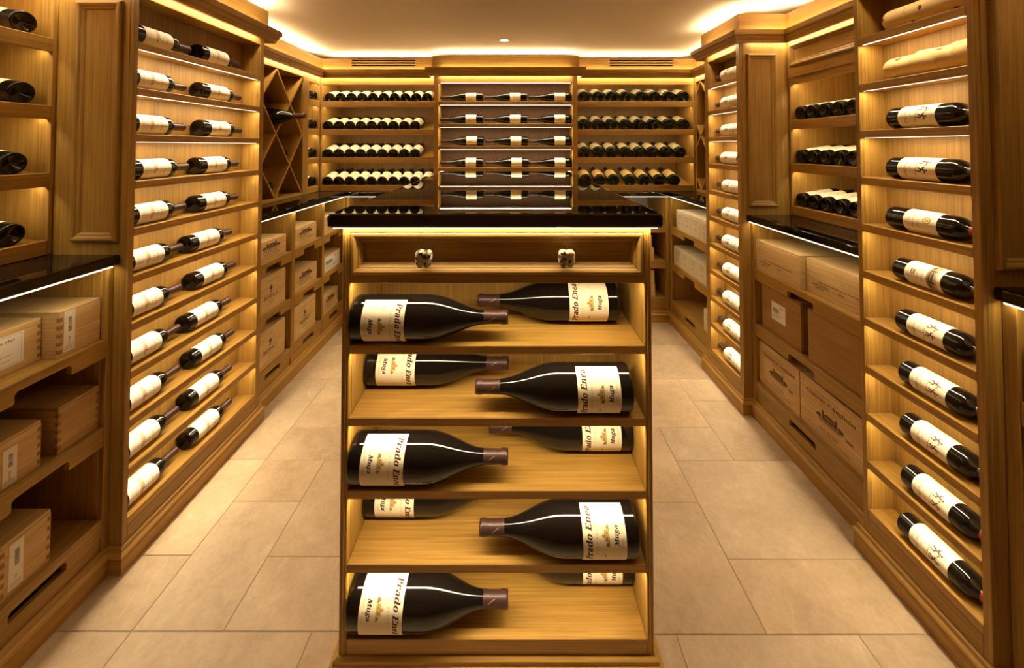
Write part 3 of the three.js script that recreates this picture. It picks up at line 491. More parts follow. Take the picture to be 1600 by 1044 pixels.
// the centre cabinet: five shelves of bottles lying across
{
  const t = thing('centre_cabinet', 'lit oak cabinet in the middle of the back wall with bottles lying across', 'wine cabinet', -0.016, WT, 3.3), x0 = -0.617, x1 = 0.586, i0 = -0.577, i1 = 0.546;
  part(t, 'stile', board(x0, i0, WT, 2.1005, MF, MF + 0.02, 'y'), M.oak); part(t, 'stile', board(i1, x1, WT, 2.1005, MF, MF + 0.02, 'y'), M.oak);
  part(t, 'side_panel', board(x0 + 0.001, x0 + 0.015, WT, 2.1005, MF + 0.02, 3.62, 'y'), M.oak); part(t, 'side_panel', board(x1 - 0.015, x1 - 0.001, WT, 2.1005, MF + 0.02, 3.62, 'y'), M.oak);
  part(t, 'cheek', board(i0 - 0.012, i0, WT, 2.1005, MF + 0.0203, MF + 0.155, 'y'), M.oak); part(t, 'cheek', board(i1, i1 + 0.012, WT, 2.1005, MF + 0.0203, MF + 0.155, 'y'), M.oak);
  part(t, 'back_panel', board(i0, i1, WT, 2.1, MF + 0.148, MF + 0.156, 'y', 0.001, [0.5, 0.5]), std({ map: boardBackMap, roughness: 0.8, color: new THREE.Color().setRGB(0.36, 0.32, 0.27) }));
  part(t, 'header', board(i0 + 0.0003, i1 - 0.0003, 2.036, 2.1, MF + 0.002, MF + 0.018, 'x'), M.oak);
  const tops = [1.876, 1.689, 1.503, 1.320, 1.135];
  tops.forEach((y, k) => {
    const s = part(t, 'shelf', board(i0 + 0.0003, i1 - 0.0003, k === 4 ? WT + 0.0005 : y - 0.030, y, MF + 0.001, MF + 0.147, 'x', 0.0015), M.oak2);
    if (k < 4) strip(s, [i0 + 0.012, y - 0.0303, MF + 0.010], [i1 - 0.012, y - 0.0303, MF + 0.010], 0.015, [0, -1, 0.1], L_NICHE);
  });
  strip(t, [i0 + 0.012, 2.0345, MF + 0.026], [i1 - 0.012, 2.0345, MF + 0.026], 0.010, [0, -1, 0.1], L_NICHE);
  const spec = { kind: 'burgundy', R: 0.0395, L: 0.362, lab: [0.155, 0.40, 3.3], paperMat: redInkLabel, segs: 28, cap: 0.8, glass: M.glass, capMat: M.capsuleBrown };
  for (let r = 0; r < 4; r++) [0, 1, 2].forEach((i) => { const roll = [0.2, 0.2, 0.2, 0.2, 0.45, 0.2, 1.0, 0.25, 0.8, 0.25, 0.25, 0.55][r * 3 + i]; bottle(`dark bottle with cream band, ${['first', 'middle', 'last'][i]} from the cream rows, ${['top', 'second', 'third', 'fourth'][r]} centre-cabinet shelf`, spec, [-0.2095 + i * 0.376 + (r === 2 && i < 2 ? 0.006 : 0) + (r === 3 && i === 1 ? 0.012 : 0), tops[r] + 0.040, MF + 0.062], [-1, 0, 0], [0, roll, -1], 'bottles lying across the centre cabinet'); });
}
// diamond lattices
function lattice(label, s, d0, d1, dn, half, yn, rise, post = 0.02) {
  const F = sideFrame(s, UF), t = thing('lattice_rack', label, 'wine rack', s * (UF + 0.15), WT, (d0 + d1) / 2), y0 = 1.137, y1 = 2.05;
  part(t, 'side_panel', F.b(d0, d0 + 0.018, WT, 2.1, 0, 0.42, 'y'), M.oak2); part(t, 'side_panel', F.b(d1 - post, d1, WT, 2.1, 0, 0.42, 'y'), M.oak2);
  part(t, 'bottom_rail', F.b(d0 + 0.018, d1 - post, WT + 0.0005, y0, 0, 0.40, 'a'), M.oak); part(t, 'top_rail', F.b(d0 + 0.018, d1 - post, y1, 2.1, 0, 0.40, 'a'), M.oak);
  part(t, 'back_panel', F.b(d0 + 0.018, d1 - post, y0, y1, 0.405, 0.413, 'y'), M.oak);
  const A = d0 + 0.018, B = d1 - post, m = rise / half;
  for (const sg of [1, -1]) for (let k = -8; k <= 8; k++) {      // y = yn + sg * m * (d - dn) + 2 * rise * k, clipped to the frame
    const f = (d) => yn + sg * m * (d - dn) + 2 * rise * k, g = (y) => dn + (y - yn - 2 * rise * k) / (sg * m);
    let p = Math.max(A, Math.min(g(y0), g(y1))), q = Math.min(B, Math.max(g(y0), g(y1))); if (q - p < 0.03) continue;
    const dy = f(q) - f(p), L = Math.hypot(q - p, dy), b = board(s * (UF + 0.003), s * (UF + 0.38), -L / 2 + 0.004, L / 2 - 0.004, -0.006, 0.006, 'y');
    b.rotateX(Math.atan2(-(q - p), dy)); b.translate(0, (f(p) + f(q)) / 2, -(p + q) / 2);
    part(t, 'lattice_strip', b, M.oak);
  }
  return t;
}
lattice('open oak rack of crossed strips forming tall diamonds, one bottle neck poking out', -1, 2.092, 3.05, 2.65, 0.166, 2.046, 0.228, 0.066);
lattice('half-hidden oak diamond rack beyond the slim column', 1, 2.547, 3.249, 3.16, 0.166, 2.046, 0.228);
{
  const big = { kind: 'magnum', R: 0.058, L: 0.42, lab: [0.2, 0.42, 3], paperMat: creamLabel, segs: 32, cap: 0.8, capMat: M.capsuleWine };
  const rest = (r) => r / Math.sin(Math.atan(0.166 / 0.228)) + 0.0085;
  bottle('large bottle with dark red capsule jutting out of the diamond lattice', big, [-1.835, 1.598 + rest(0.058), 2.65], [1, 0.02, 0], [0, -1, 0]);
  const sm = { kind: 'bordeaux', R: 0.037, L: 0.29, lab: [0.25, 0.55, 2.5], paperMat: creamLabel, segs: 20, capMat: M.capsuleBlack };
  const cells = [[2.816, 1.367, 'in the diamond right below the jutting bottle'], [2.65, 1.142, 'in the lowest diamond touching the bottom rail'], [2.484, 1.367, 'in the half-hidden diamond beside the two-bottle column']];
  for (const [d, y, w] of cells) bottle(`dark bottle lying base-out ${w}`, sm, [-1.655, y + rest(0.037), d], [-1, 0, 0], [0, 1, 0], 'bottles deep in the diamond lattice');
}

// ================================================================ base cabinets with pull-out trays, black worktops
function notched(F, a0, a1, y0, y1, q0, q1, nw, nh) {           // a tray front with a finger notch in its lower edge
  const c = (a0 + a1) / 2, s = new THREE.Shape(), r = 0.007; let p = [[a0, y0], [c - nw / 2 - r, y0], [c - nw / 2, y0 + r * 0.4], [c - nw / 2, y0 + nh - r], [c - nw / 2 + r, y0 + nh], [c + nw / 2 - r, y0 + nh], [c + nw / 2, y0 + nh - r], [c + nw / 2, y0 + r * 0.4], [c + nw / 2 + r, y0], [a1, y0], [a1, y1], [a0, y1]];
  s.moveTo(...p[0]); p.slice(1).forEach((v) => s.lineTo(...v));
  const g = flat(new THREE.ExtrudeGeometry(s, { depth: q1 - q0 - 0.002, bevelEnabled: true, bevelThickness: 0.001, bevelSize: 0.001, bevelOffset: -0.001, bevelSegments: 1 })), P = g.attributes.position, U = [], ou = rnd() * 5, ov = rnd() * 5;
  for (let i = 0; i < P.count; i++) { const a = P.getX(i), y = P.getY(i), z = P.getZ(i), w = F.p(a, y, q0 + 0.001 + z); U.push((y + z) / GS[0] + ou, a / GS[1] + ov); P.setXYZ(i, w[0], w[1], -w[2]); }
  g.setAttribute('uv', new THREE.BufferAttribute(new Float32Array(U), 2)); g.deleteAttribute('normal');
  const mirrored = new THREE.Vector3(...F.v(1, 0, 0)).multiply(new THREE.Vector3(1, 1, -1)).cross(new THREE.Vector3(0, 1, 0)).dot(new THREE.Vector3(...F.v(0, 0, 1)).multiply(new THREE.Vector3(1, 1, -1))) < 0;
  if (mirrored) for (const at of ['position', 'uv']) { const A = g.attributes[at], n = A.itemSize; for (let i = 0; i < A.count; i += 3) for (let k = 0; k < n; k++) { const x = A.array[(i + 1) * n + k]; A.array[(i + 1) * n + k] = A.array[(i + 2) * n + k]; A.array[(i + 2) * n + k] = x; } }
  g.computeVertexNormals(); return g;
}
const TRAYS = [0.82, 0.515, 0.20];
function baseUnit(label, F, a0, a1, bays, nw) {
  const c = F.p((a0 + a1) / 2, 0, 0.3), t = thing('base_cabinet', label, 'base cabinet', c[0], 0, c[2]), top = 1.0745;
  let p = a0; const edges = []; for (const [b0, b1] of bays) { edges.push([p, b0]); p = b1; } edges.push([p, a1]);
  for (const [e0, e1] of edges) { part(t, 'stile', F.b(e0, e1, 0.0885, top, 0, 0.02, 'y', 0.0015), M.oak2); part(t, 'partition', F.b(Math.max(e0, (e0 + e1) / 2 - 0.012), Math.min(e1, (e0 + e1) / 2 + 0.012), 0.0885, top, 0.0203, 0.58, 'y'), M.oak); }
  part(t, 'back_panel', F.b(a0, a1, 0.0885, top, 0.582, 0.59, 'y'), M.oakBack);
  for (const [b0, b1] of bays) {
    part(t, 'bottom_rail', F.b(b0, b1, 0.0885, 0.138, 0.006, 0.024, 'a'), M.oak2);
    for (const y of TRAYS) {
      const w = b1 - b0 > 0.5 ? 0.16 : 0.14, tr = part(t, 'tray', F.b(b0 + 0.002, b1 - 0.002, y - 0.016, y, 0.0185, 0.56, 'a'), M.oak);
      part(tr, 'tray_front', notched(F, b0 + 0.0015, b1 - 0.0015, y - 0.063, y, 0.0005, 0.018, w, 0.034), M.oak2);
    }
  }
  return t;
}
const BLs = sideFrame(-1, BX), BRs = sideFrame(1, BX), BBk = backFrame(BB);
baseUnit('oak base cabinet nearest the camera with pale crates on notched trays, two-bottle column side', BLs, 0.3, 1.366, [[0.33, 0.62], [0.65, 0.965], [0.998, 1.347]]);
baseUnit('oak base cabinet of nine small tray bays running to the back corner', BLs, 2.092, 3.2605, [[2.106, 2.468], [2.504, 2.861], [2.888, 3.224]]);
baseUnit('oak base cabinet along the back wall under the shelves', BBk, -1.3885, 1.3885, [[-1.36, -0.70], [-0.67, -0.015], [0.015, 0.67], [0.70, 1.36]]);
baseUnit('oak base cabinet with a wide bay of pale cartons beyond the slim column', BRs, 2.547, 3.2605, [[2.59, 3.222]]);
baseUnit('oak base cabinet with one wide bay of stacked crates between the right-wall columns', BRs, 1.432, 2.149, [[1.46, 2.128]]);
baseUnit('oak base cabinet at the picture edge before the wrapped-bottle column', BRs, 0.3, 1.0535, [[0.33, 0.66], [0.69, 1.022]]);
function slab(t, pts, y0, y1, r, name = 'stone_slab') {         // pts: plan outline [x, d]
  const s = new THREE.Shape(); s.moveTo(...pts[0]); pts.slice(1).forEach((p) => s.lineTo(...p));
  const g = new THREE.ExtrudeGeometry(s, { depth: y1 - y0 - 2 * r, bevelEnabled: true, bevelThickness: r, bevelSize: r, bevelOffset: -r, bevelSegments: 3 }); g.rotateX(-Math.PI / 2); g.translate(0, y0 + r, 0);
  return part(t, name, g, M.granite);
}
const SF = 1.368;
function worktop(label, pts, runs) {
  const t = thing('worktop', label, 'worktop', pts[0][0], 1.076, pts[0][1]); slab(t, pts, 1.0762, WT - 0.0005, 0.006);
  for (const [a, b, n] of runs) strip(t, [a[0], 1.0746, a[1]], [b[0], 1.0746, b[1]], 0.009, [n[0] * 0.25, -1, n[1] * 0.25], L_WORKTOP, M.ledSoft);
  return t;
}
worktop('polished black worktop over the nearest pale crates, beside the panelled flank', [[-2.03, 0.3], [-SF, 0.3], [-SF, 1.364], [-2.03, 1.364]], [[[-SF - 0.008, 0.32], [-SF - 0.008, 1.345], [-1, 0]]]);
worktop('polished black worktop running round the back wall in a U', [[-2.03, 2.094], [-SF, 2.094], [-SF, 3.188], [SF, 3.188], [SF, 2.548], [2.03, 2.548], [2.03, 3.64], [-2.03, 3.64]], [[[-SF - 0.008, 2.1], [-SF - 0.008, 3.19], [-1, 0]], [[-SF, 3.196], [SF, 3.196], [0, 1]], [[SF + 0.008, 2.56], [SF + 0.008, 3.19], [1, 0]]]);
worktop('polished black worktop over the stacked crates between the right-wall columns', [[SF, 1.433], [2.03, 1.433], [2.03, 2.147], [SF, 2.147]], [[[SF + 0.008, 1.445], [SF + 0.008, 2.135], [1, 0]]]);
worktop('short piece of polished black worktop at the picture edge by the wrapped-bottle column', [[SF, 0.3], [2.03, 0.3], [2.03, 1.052], [SF, 1.052]], [[[SF + 0.008, 0.32], [SF + 0.008, 1.035], [1, 0]]]);
// a panelled oak door over that last piece of worktop
{
  const t = thing('wall_cupboard', 'oak wall cupboard hidden past the wrapped-bottle column', 'cupboard', 1.8, WT, 0.7);
  part(t, 'cupboard_body', FR.b(0.32, 1.052, WT, 2.1, 0.0, 0.36, 'y'), M.oak2);
}

// ================================================================ crates and cartons
const inkOnWood = (draw, w = 512, h = 320) => std({ map: canvasTexture(w, h, (g) => { g.clearRect(0, 0, w, h); draw(g, w, h); }), transparent: true, roughness: 0.7 });
const INK = '#4d3115';
const stencils = {
  roda: inkOnWood((g, w, h) => { text(g, 'RODA I', w / 2, 250, 66, 'bold $px serif', INK, 4); text(g, 'RIOJA', w / 2, 306, 26, '$px serif', INK, 6); g.fillStyle = INK; g.beginPath(); g.arc(w / 2, 140, 26, 0, 7); g.fill(); g.fillRect(w / 2 - 5, 92, 10, 110); g.fillRect(w / 2 - 22, 184, 44, 10); text(g, 'BODEGAS', w / 2, 48, 22, '$px serif', INK, 6); g.fillRect(w / 2 - 70, 340, 140, 4); }, 512, 420),
  house: inkOnWood((g, w, h) => { castle(g, w / 2, 96, 1.7, '#4a2e14', 1.25); text(g, 'CHATEAU', w / 2 - 30, 178, 50, 'bold $px serif', INK, 4); text(g, 'GRAND VIN 2005', w / 2 + 10, 232, 36, 'bold $px serif', INK, 2); text(g, 'PAUILLAC', w / 2 - 60, 276, 28, '$px serif', INK, 4); }),
  angludet: inkOnWood((g, w, h) => {
    text(g, "Château d'Angludet", w / 2 + 4, 78, 48, 'bold italic $px serif', INK); text(g, 'MARGAUX', w / 2, 122, 22, '$px serif', INK, 8); text(g, 'CRU BOURGEOIS', w / 2 - 20, 30, 20, '$px serif', INK, 5);
    castle(g, w / 2 + 4, 210, 1.4, '#5a3a1c', 1.15); g.fillStyle = 'rgba(80,46,20,0.6)'; g.fillRect(150, 252, 220, 5); text(g, '1996', 440, 250, 30, 'bold $px serif', INK); text(g, 'S.A. Sichel', w / 2 - 10, 326, 36, 'italic $px serif', INK); text(g, 'MIS EN BOUTEILLE AU CHATEAU', w / 2, 366, 20, '$px serif', INK, 2); text(g, '12', 50, 360, 28, 'bold $px serif', INK);
  }, 512, 400),
  words: inkOnWood((g, w, h) => { text(g, 'MIS EN BOUTEILLE AU CHATEAU', w * 0.55, 196, 24, 'bold $px sans-serif', INK, 1); text(g, 'SAINT-JULIEN', 100, 230, 26, 'bold $px sans-serif', INK); text(g, 'FRANCE', 90, 262, 24, 'bold $px sans-serif', INK); text(g, '1996', 300, 236, 24, 'bold $px sans-serif', INK); }),
  carton: inkOnWood((g, w, h) => { text(g, 'CHATEAU', w / 2, 80, 40, '$px serif', '#8a6436', 4); g.strokeStyle = '#94703e'; g.lineWidth = 6; g.strokeRect(w / 2 - 60, 120, 120, 26); text(g, 'VINO', w / 2, 240, 44, 'italic $px serif', '#8a6436'); }, 300, 360),
};
const sticker = (tall, word) => std({ roughness: 0.6, map: canvasTexture(tall ? 180 : 420, tall ? 420 : 300, (g, w, h) => {
  g.fillStyle = '#e6dfd2'; g.fillRect(0, 0, w, h);
  if (tall) { g.save(); g.translate(w / 2, h / 2); g.rotate(-Math.PI / 2); barcode(g, -10, -20, 150, 56); text(g, word, -110, 0, 34, 'bold $px sans-serif', '#5a4c40'); g.restore(); g.fillStyle = '#a09482'; for (let i = 0; i < 6; i++) g.fillRect(14, h - 60 + i * 8, w - 40, 3); }
  else { barcode(g, 30, 96, 190, 74); text(g, word, 300, 60, 34, 'bold $px sans-serif', '#4a4038'); g.fillStyle = '#8d8374'; for (let i = 0; i < 5; i++) g.fillRect(30, 190 + i * 16, 170 + rnd() * 150, 5); g.strokeStyle = '#a59a88'; g.lineWidth = 3; g.strokeRect(14, 14, w - 28, h - 28); }
}) });
const stickTall = sticker(true, 'LOT 08'), stickWide = sticker(false, '6 x 75cl'), stickLong = sticker(true, '12');
function facing(F, a0, a1, y0, y1, q) {                         // a sheet of print on a front, reading the right way for one who faces it
  const rightIsA = F.det > 0 && F.v(1, 0, 0)[0] ? true : F.det < 0;  // on the back wall right is +x; on the -x wall it is +d; on the +x wall it is -d
  const [l, r] = rightIsA ? [a0, a1] : [a1, a0], c = [[l, y0], [r, y0], [r, y1], [l, y1]].map(([a, y]) => { const p = F.p(a, y, q); return [p[0], p[1], -p[2]]; }), uv = [[0, 0], [1, 0], [1, 1], [0, 1]];
  const P = [], U = []; for (const i of [0, 1, 2, 0, 2, 3]) { P.push(...c[i]); U.push(...uv[i]); } return geo(P, U);
}
function crate(label, F, a0, a1, T, h, q, o = {}) {             // a front on the plane q, standing on the tray at T
  const dep = o.dep ?? 0.34, y0 = T + 0.0006, y1 = y0 + h, wd = o.mat || M.pine, k = 0.009, c = F.p((a0 + a1) / 2, y0, q + dep / 2), t = thing(o.carton ? 'wine_carton' : 'wine_crate', label, o.carton ? 'carton' : 'crate', c[0], y0, c[2], o.group), G = [0.4, 0.8];
  part(t, 'front_panel', F.b(a0, a1, y0, y1 - k - 0.0004, q, q + k, 'a', 0.0012, G), wd);
  part(t, 'back_panel', F.b(a0, a1, y0, y1 - k - 0.0004, q + dep - k, q + dep, 'a', 0.0012, G), wd);
  part(t, 'side_panel', F.b(a0, a0 + k, y0, y1 - k - 0.0004, q + k, q + dep - k, 'q', 0.001, G), wd); part(t, 'side_panel', F.b(a1 - k, a1, y0, y1 - k - 0.0004, q + k, q + dep - k, 'q', 0.001, G), wd);
  part(t, 'lid', F.b(a0 + 0.0005, a1 - 0.0005, y1 - k, y1, q + 0.0006, q + dep - 0.0006, o.lidGrain || 'a', 0.0014, G), wd);
  if (o.fingers) for (const e of o.fingers) {                   // end grain of the corner fingers, a hair proud of the front
    const n = 5, step = (h - 0.02) / (2 * n); for (let i = 0; i < n; i++) { const f0 = y0 + 0.006 + step * (2 * i + 0.5), ea = e < 0 ? [a0 - 0.0003, a0 + 0.0095] : [a1 - 0.0095, a1 + 0.0003]; part(t, 'corner_finger', F.b(ea[0], ea[1], f0, f0 + step, q - 0.0004, q + 0.0105, 'q', 0.0004, G), M.pineEnd); }
  }
  if (o.stencil) { const [p0, p1, r0, r1] = o.on || [0.08, 0.92, 0.06, 0.94]; const m = part(t, 'stencil', facing(F, a0 + (a1 - a0) * p0, a0 + (a1 - a0) * p1, y0 + h * r0, y0 + h * r1, q - 0.0005), o.stencil); m.castShadow = false; }
  if (o.sticker) { const [m0, p0, p1, r0, r1] = o.sticker; part(t, 'paper_sticker', facing(F, a0 + (a1 - a0) * p0, a0 + (a1 - a0) * p1, y0 + h * r0, y0 + h * r1, q - 0.0006), m0); }
  return t;
}
// nearest cabinet, the two-bottle column side
crate('pale crate with tall barcode strip beside the panelled flank on the upper near tray', BLs, 1.222, 1.343, 0.82, 0.148, 0.020, { fingers: [-1], sticker: [stickTall, 0.1, 0.36, 0.08, 0.97], dep: 0.36 });
crate('pale crate with a wide barcode sticker at the picture edge on the upper tray', BLs, 1.003, 1.218, 0.82, 0.134, 0.073, { fingers: [1], sticker: [stickWide, 0.10, 0.80, 0.16, 0.86], dep: 0.33 });
crate('plain knotty crate beside the panelled flank on the middle near tray', BLs, 1.226, 1.345, 0.515, 0.148, 0.020, { mat: M.pine2, fingers: [-1, 1], dep: 0.36 });
crate('pale crate with a tall barcode strip at the picture edge, middle near tray', BLs, 1.01, 1.186, 0.515, 0.142, 0.024, { fingers: [1], sticker: [stickTall, 0.50, 0.68, 0.05, 0.78], dep: 0.36 });
crate('single crate with barcode strip beside an empty space on the lowest near tray', BLs, 1.096, 1.214, 0.20, 0.162, 0.020, { fingers: [-1, 1], sticker: [stickLong, 0.16, 0.44, 0.1, 0.9], dep: 0.36 });
// nine small bays
const bayCrate = (d0, d1, T, h, kind, label, g) => crate(label, BLs, d0, d1, T, h, 0.014, { stencil: kind, group: g });
bayCrate(2.135, 2.425, 0.82, 0.122, stencils.house, 'crate stencilled with a house in the top bay next to the two-bottle column');
bayCrate(2.135, 2.425, 0.515, 0.216, stencils.roda, 'square-faced crate stencilled RODA I in the middle bay beside the two-bottle column');
bayCrate(2.135, 2.425, 0.20, 0.218, stencils.roda, 'square-faced crate stencilled RODA I in the lowest bay beside the two-bottle column');
bayCrate(2.512, 2.80, 0.82, 0.128, stencils.house, 'crate stencilled with a house in the top bay of the middle column of bays');
bayCrate(2.512, 2.81, 0.515, 0.140, stencils.house, 'crate stencilled with a house in the centre bay of the nine small bays');
bayCrate(2.512, 2.80, 0.20, 0.226, stencils.roda, 'square-faced crate stencilled RODA I in the lowest bay of the middle column');
bayCrate(2.90, 3.19, 0.82, 0.128, stencils.house, 'crate half hidden behind the island worktop in the top bay by the back corner');
crate('crate with a white paper label in the middle bay by the back corner', BLs, 2.90, 3.19, 0.515, 0.134, 0.014, { mat: M.pine2, sticker: [sticker(false, 'VINO'), 0.1, 0.94, 0.06, 0.94] });
bayCrate(2.895, 3.155, 0.20, 0.146, stencils.house, 'crate stencilled with a house in the lowest bay by the back corner');
// wide bay between the right-wall columns
crate('pale crate with stencilled words on the top tray next to the slim column', BRs, 1.806, 2.126, 0.82, 0.160, 0.012, { stencil: stencils.words, dep: 0.34 });
crate('pale crate with stencilled words on the top tray next to the wrapped-bottle column', BRs, 1.475, 1.800, 0.82, 0.156, 0.040, { stencil: stencils.words, dep: 0.32 });
crate('brown crate with a white barcode label on the middle tray, slim column end', BRs, 1.817, 2.096, 0.515, 0.236, 0.022, { mat: M.pine3, sticker: [sticker(false, '750 ml'), 0.36, 0.72, 0.33, 0.72] });
crate('plain brown crate with knots filling the other half of the middle tray', BRs, 1.47, 1.763, 0.515, 0.236, 0.014, { mat: M.pine3 });
crate("crate stencilled Château d'Angludet on the lowest tray, slim column end", BRs, 1.831, 2.124, 0.20, 0.226, 0.0205, { stencil: stencils.angludet });
crate("crate stencilled Château d'Angludet on the lowest tray, wrapped-bottle column end", BRs, 1.50, 1.826, 0.20, 0.226, 0.0205, { stencil: stencils.angludet });
// cartons beyond the slim column
for (let i = 0; i < 4; i++) {
  crate(`beige carton, ${NTH[i]} from the back corner on the upper tray beyond the slim column`, BRs, 3.152 - 0.129 * (i + 1), 3.152 - 0.129 * i - 0.002, 0.82, 0.155, 0.012, { carton: 1, mat: M.card, stencil: stencils.carton, group: 'cartons on the upper far tray' });
  crate(`beige carton, ${NTH[i]} from the back corner on the middle tray beyond the slim column`, BRs, 3.206 - 0.133 * (i + 1), 3.206 - 0.133 * i - 0.002, 0.515, 0.152, 0.012, { carton: 1, mat: M.card, stencil: stencils.carton, group: 'cartons on the middle far tray' });
}
crate('single beige carton on the lowest tray, tucked behind the slim column', BRs, 2.60, 2.715, 0.20, 0.150, 0.012, { carton: 1, mat: M.card, stencil: stencils.carton });
// back wall, seen past the island
crate('pale crate on the upper back tray, seen past the island worktop', BBk, 0.93, 1.26, 0.82, 0.13, 0.03, {});
crate('lower of two pale crates stacked on the middle back tray', BBk, 0.95, 1.268, 0.515, 0.105, 0.03, {});
crate('upper of two pale crates stacked on the middle back tray', BBk, 0.94, 1.25, 0.515 + 0.1068, 0.105, 0.03, {});
crate('lower of two pale crates stacked on the lowest back tray', BBk, 0.95, 1.275, 0.20, 0.115, 0.03, {});
crate('upper of two pale crates stacked on the lowest back tray', BBk, 0.945, 1.27, 0.20 + 0.1168, 0.112, 0.03, {});
// at the picture edge before the wrapped-bottle column
crate('pale crate cut off by the picture edge before the wrapped-bottle column', BRs, 0.72, 1.004, 0.82, 0.146, 0.006, { fingers: [1] });

// ================================================================ the island
const IX0 = -0.428, IX1 = 0.420, IF = 1.045, IB = 2.72, IW = 1.279;
{
  const t = thing('island_cabinet', 'free-standing oak island with one drawer over five lit shelves of large bottles', 'island', -0.004, 0, 1.88), i0 = -0.4075, i1 = 0.401, shelves = [0.955, 0.761, 0.567, 0.372, 0.177];
  part(t, 'side_panel', board(IX0, i0, 0.088, IW, IF + 0.0203, IB, 'y'), M.oak2); part(t, 'side_panel', board(i1, IX1, 0.088, IW, IF + 0.0203, IB, 'y'), M.oak2);
  for (const [a, b] of [[IX0, i0], [i1, IX1]]) { part(t, 'stile', [board(a, a + (b - a) * 0.30, 0.088, IW, IF, IF + 0.02, 'y', 0.0018), board(a + (b - a) * 0.31, a + (b - a) * 0.69, 0.088, IW, IF - 0.0015, IF + 0.02, 'y', 0.0022), board(a + (b - a) * 0.70, b, 0.088, IW, IF, IF + 0.02, 'y', 0.0018)], M.oak); }
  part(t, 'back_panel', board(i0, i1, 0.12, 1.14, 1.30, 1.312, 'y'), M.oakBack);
  part(t, 'rear_panel', board(i0, i1, 0.088, IW, IB - 0.014, IB, 'y'), M.oak2);
  part(t, 'top_panel', board(i0, i1, IW - 0.016, IW, IF + 0.001, IB - 0.015, 'x'), M.oak2);
  part(t, 'bottom_rail', board(i0 + 0.0003, i1 - 0.0003, 0.088, 0.1352, IF + 0.0005, IF + 0.02, 'x'), M.oak2);
  shelves.forEach((y, k) => {
    const s = part(t, 'shelf', board(i0 + 0.0003, i1 - 0.0003, k === 4 ? 0.1362 : y - 0.0235, y, IF, 1.2995, 'x', 0.0016), k % 2 ? M.oak3 : M.oak);
    if (k < 4) strip(s, [i0 + 0.01, y - 0.0222, IF + 0.014], [i1 - 0.01, y - 0.0222, IF + 0.014], 0.009, [0, -1, 0.15], L_ISLAND);
  });
  const rail = part(t, 'rail', board(i0 + 0.0003, i1 - 0.0003, 1.124, 1.1455, IF + 0.0005, 1.2995, 'x'), M.oak2);
  strip(rail, [i0 + 0.01, 1.1255, IF + 0.014], [i1 - 0.01, 1.1255, IF + 0.014], 0.009, [0, -1, 0.15], L_ISLAND);
  const dr = part(t, 'drawer', [board(i0 + 0.0035, i1 - 0.0035, 1.1475, 1.2605, IF + 0.0225, IF + 0.034, 'x'), frameMould([i0 + 0.003, 1.147, -IF], [1, 0, 0], [0, 1, 0], [0, 0, 1], i1 - i0 - 0.006, 0.114, [[0, -0.012], [0, 0.002], [0.002, 0.0045], [0.008, 0.0045], [0.010, 0.0035], [0.014, 0.0005], [0.017, -0.005], [0.0185, -0.0045], [0.024, -0.013], [0.0265, -0.0135], [0.0295, -0.019], [0.031, -0.023]])], M.oak2);
  const spots = paper({ roughness: 0.55, map: canvasTexture(256, 128, (g, w, h) => { g.fillStyle = '#b3a384'; g.fillRect(0, 0, w, h); fibres(g, w, h, 500, 'rgba(120,90,60,0.25)'); for (let i = 0; i < 46; i++) { const x = rnd() * w, y = rnd() * h; g.fillStyle = i % 3 ? '#2a150c' : '#4c2018'; g.beginPath(); g.ellipse(x, y, 5 + rnd() * 7, 4 + rnd() * 6, rnd() * 3, 0, 7); g.fill(); } }) });
  for (const kx of [-0.201, 0.186]) {                           // mottled lobed knobs
    const g = new THREE.SphereGeometry(1, 44, 32), p = g.attributes.position;
    for (let i = 0; i < p.count; i++) {
      let x = p.getX(i), y = p.getY(i), z = p.getZ(i); const e = 0.55, sq = (v) => Math.sign(v) * Math.pow(Math.abs(v), e); x = sq(x); y = sq(y); z = sq(z) * 0.9;
      const k = Math.exp(-x * x / 0.05); if (y > 0) y -= 0.13 * k * y; else y += 0.16 * k * Math.max(0, -y); x *= 1 - 0.08 * Math.max(0, -y) + 0.03 * Math.max(0, y);
      p.setXYZ(i, kx + x * 0.0225, 1.196 + y * 0.0235, -(IF - 0.014) + z * 0.017);
    }
    { const U = g.attributes.uv; for (let i = 0; i < p.count; i++) U.setXY(i, (p.getX(i) - kx) / 0.1 + 0.5 + kx, (p.getY(i) - 1.196) / 0.055 + 0.5); }
    g.computeVertexNormals();
    const kn = part(dr, 'knob', g, spots);
    const st = new THREE.CylinderGeometry(0.007, 0.009, 0.024, 20); st.rotateX(Math.PI / 2); st.translate(kx, 1.196, -(IF + 0.003)); part(dr, 'knob_stem', st, M.alu); void kn;
  }
  part(t, 'plinth', sweep([[-0.01, 0.0005], [0.032, 0.0005], [0.032, 0.085], [0.0275, 0.0885], [0.0275, 0.0915], [0.024, 0.105], [0.0175, 0.1125], [0.0155, 0.1135], [0.0155, 0.119], [0.011, 0.121], [0.0105, 0.1305], [0.004, 0.1355], [-0.01, 0.1355]], [[IX0, IB], [IX0, IF], [IX1, IF], [IX1, IB], [IX0, IB]]), M.oak);
  const wt = thing('worktop', 'thick polished black worktop on the island, mirroring the back shelves', 'worktop', -0.008, IW, 1.88);
  const o = [], c = 0.014, X0 = -0.462, X1 = 0.447, D0 = 1.015, D1 = 2.75; for (const [x, d, a] of [[X0, D0, Math.PI], [X1, D0, Math.PI * 1.5], [X1, D1, 0], [X0, D1, Math.PI / 2]]) for (let k = 0; k <= 5; k++) { const q = a + k * Math.PI / 10; o.push([x + (x < 0 ? c : -c) + Math.cos(q) * c, d + (d < 2 ? c : -c) + Math.sin(q) * c]); }
  slab(wt, o, IW + 0.0006, 1.318, 0.010);
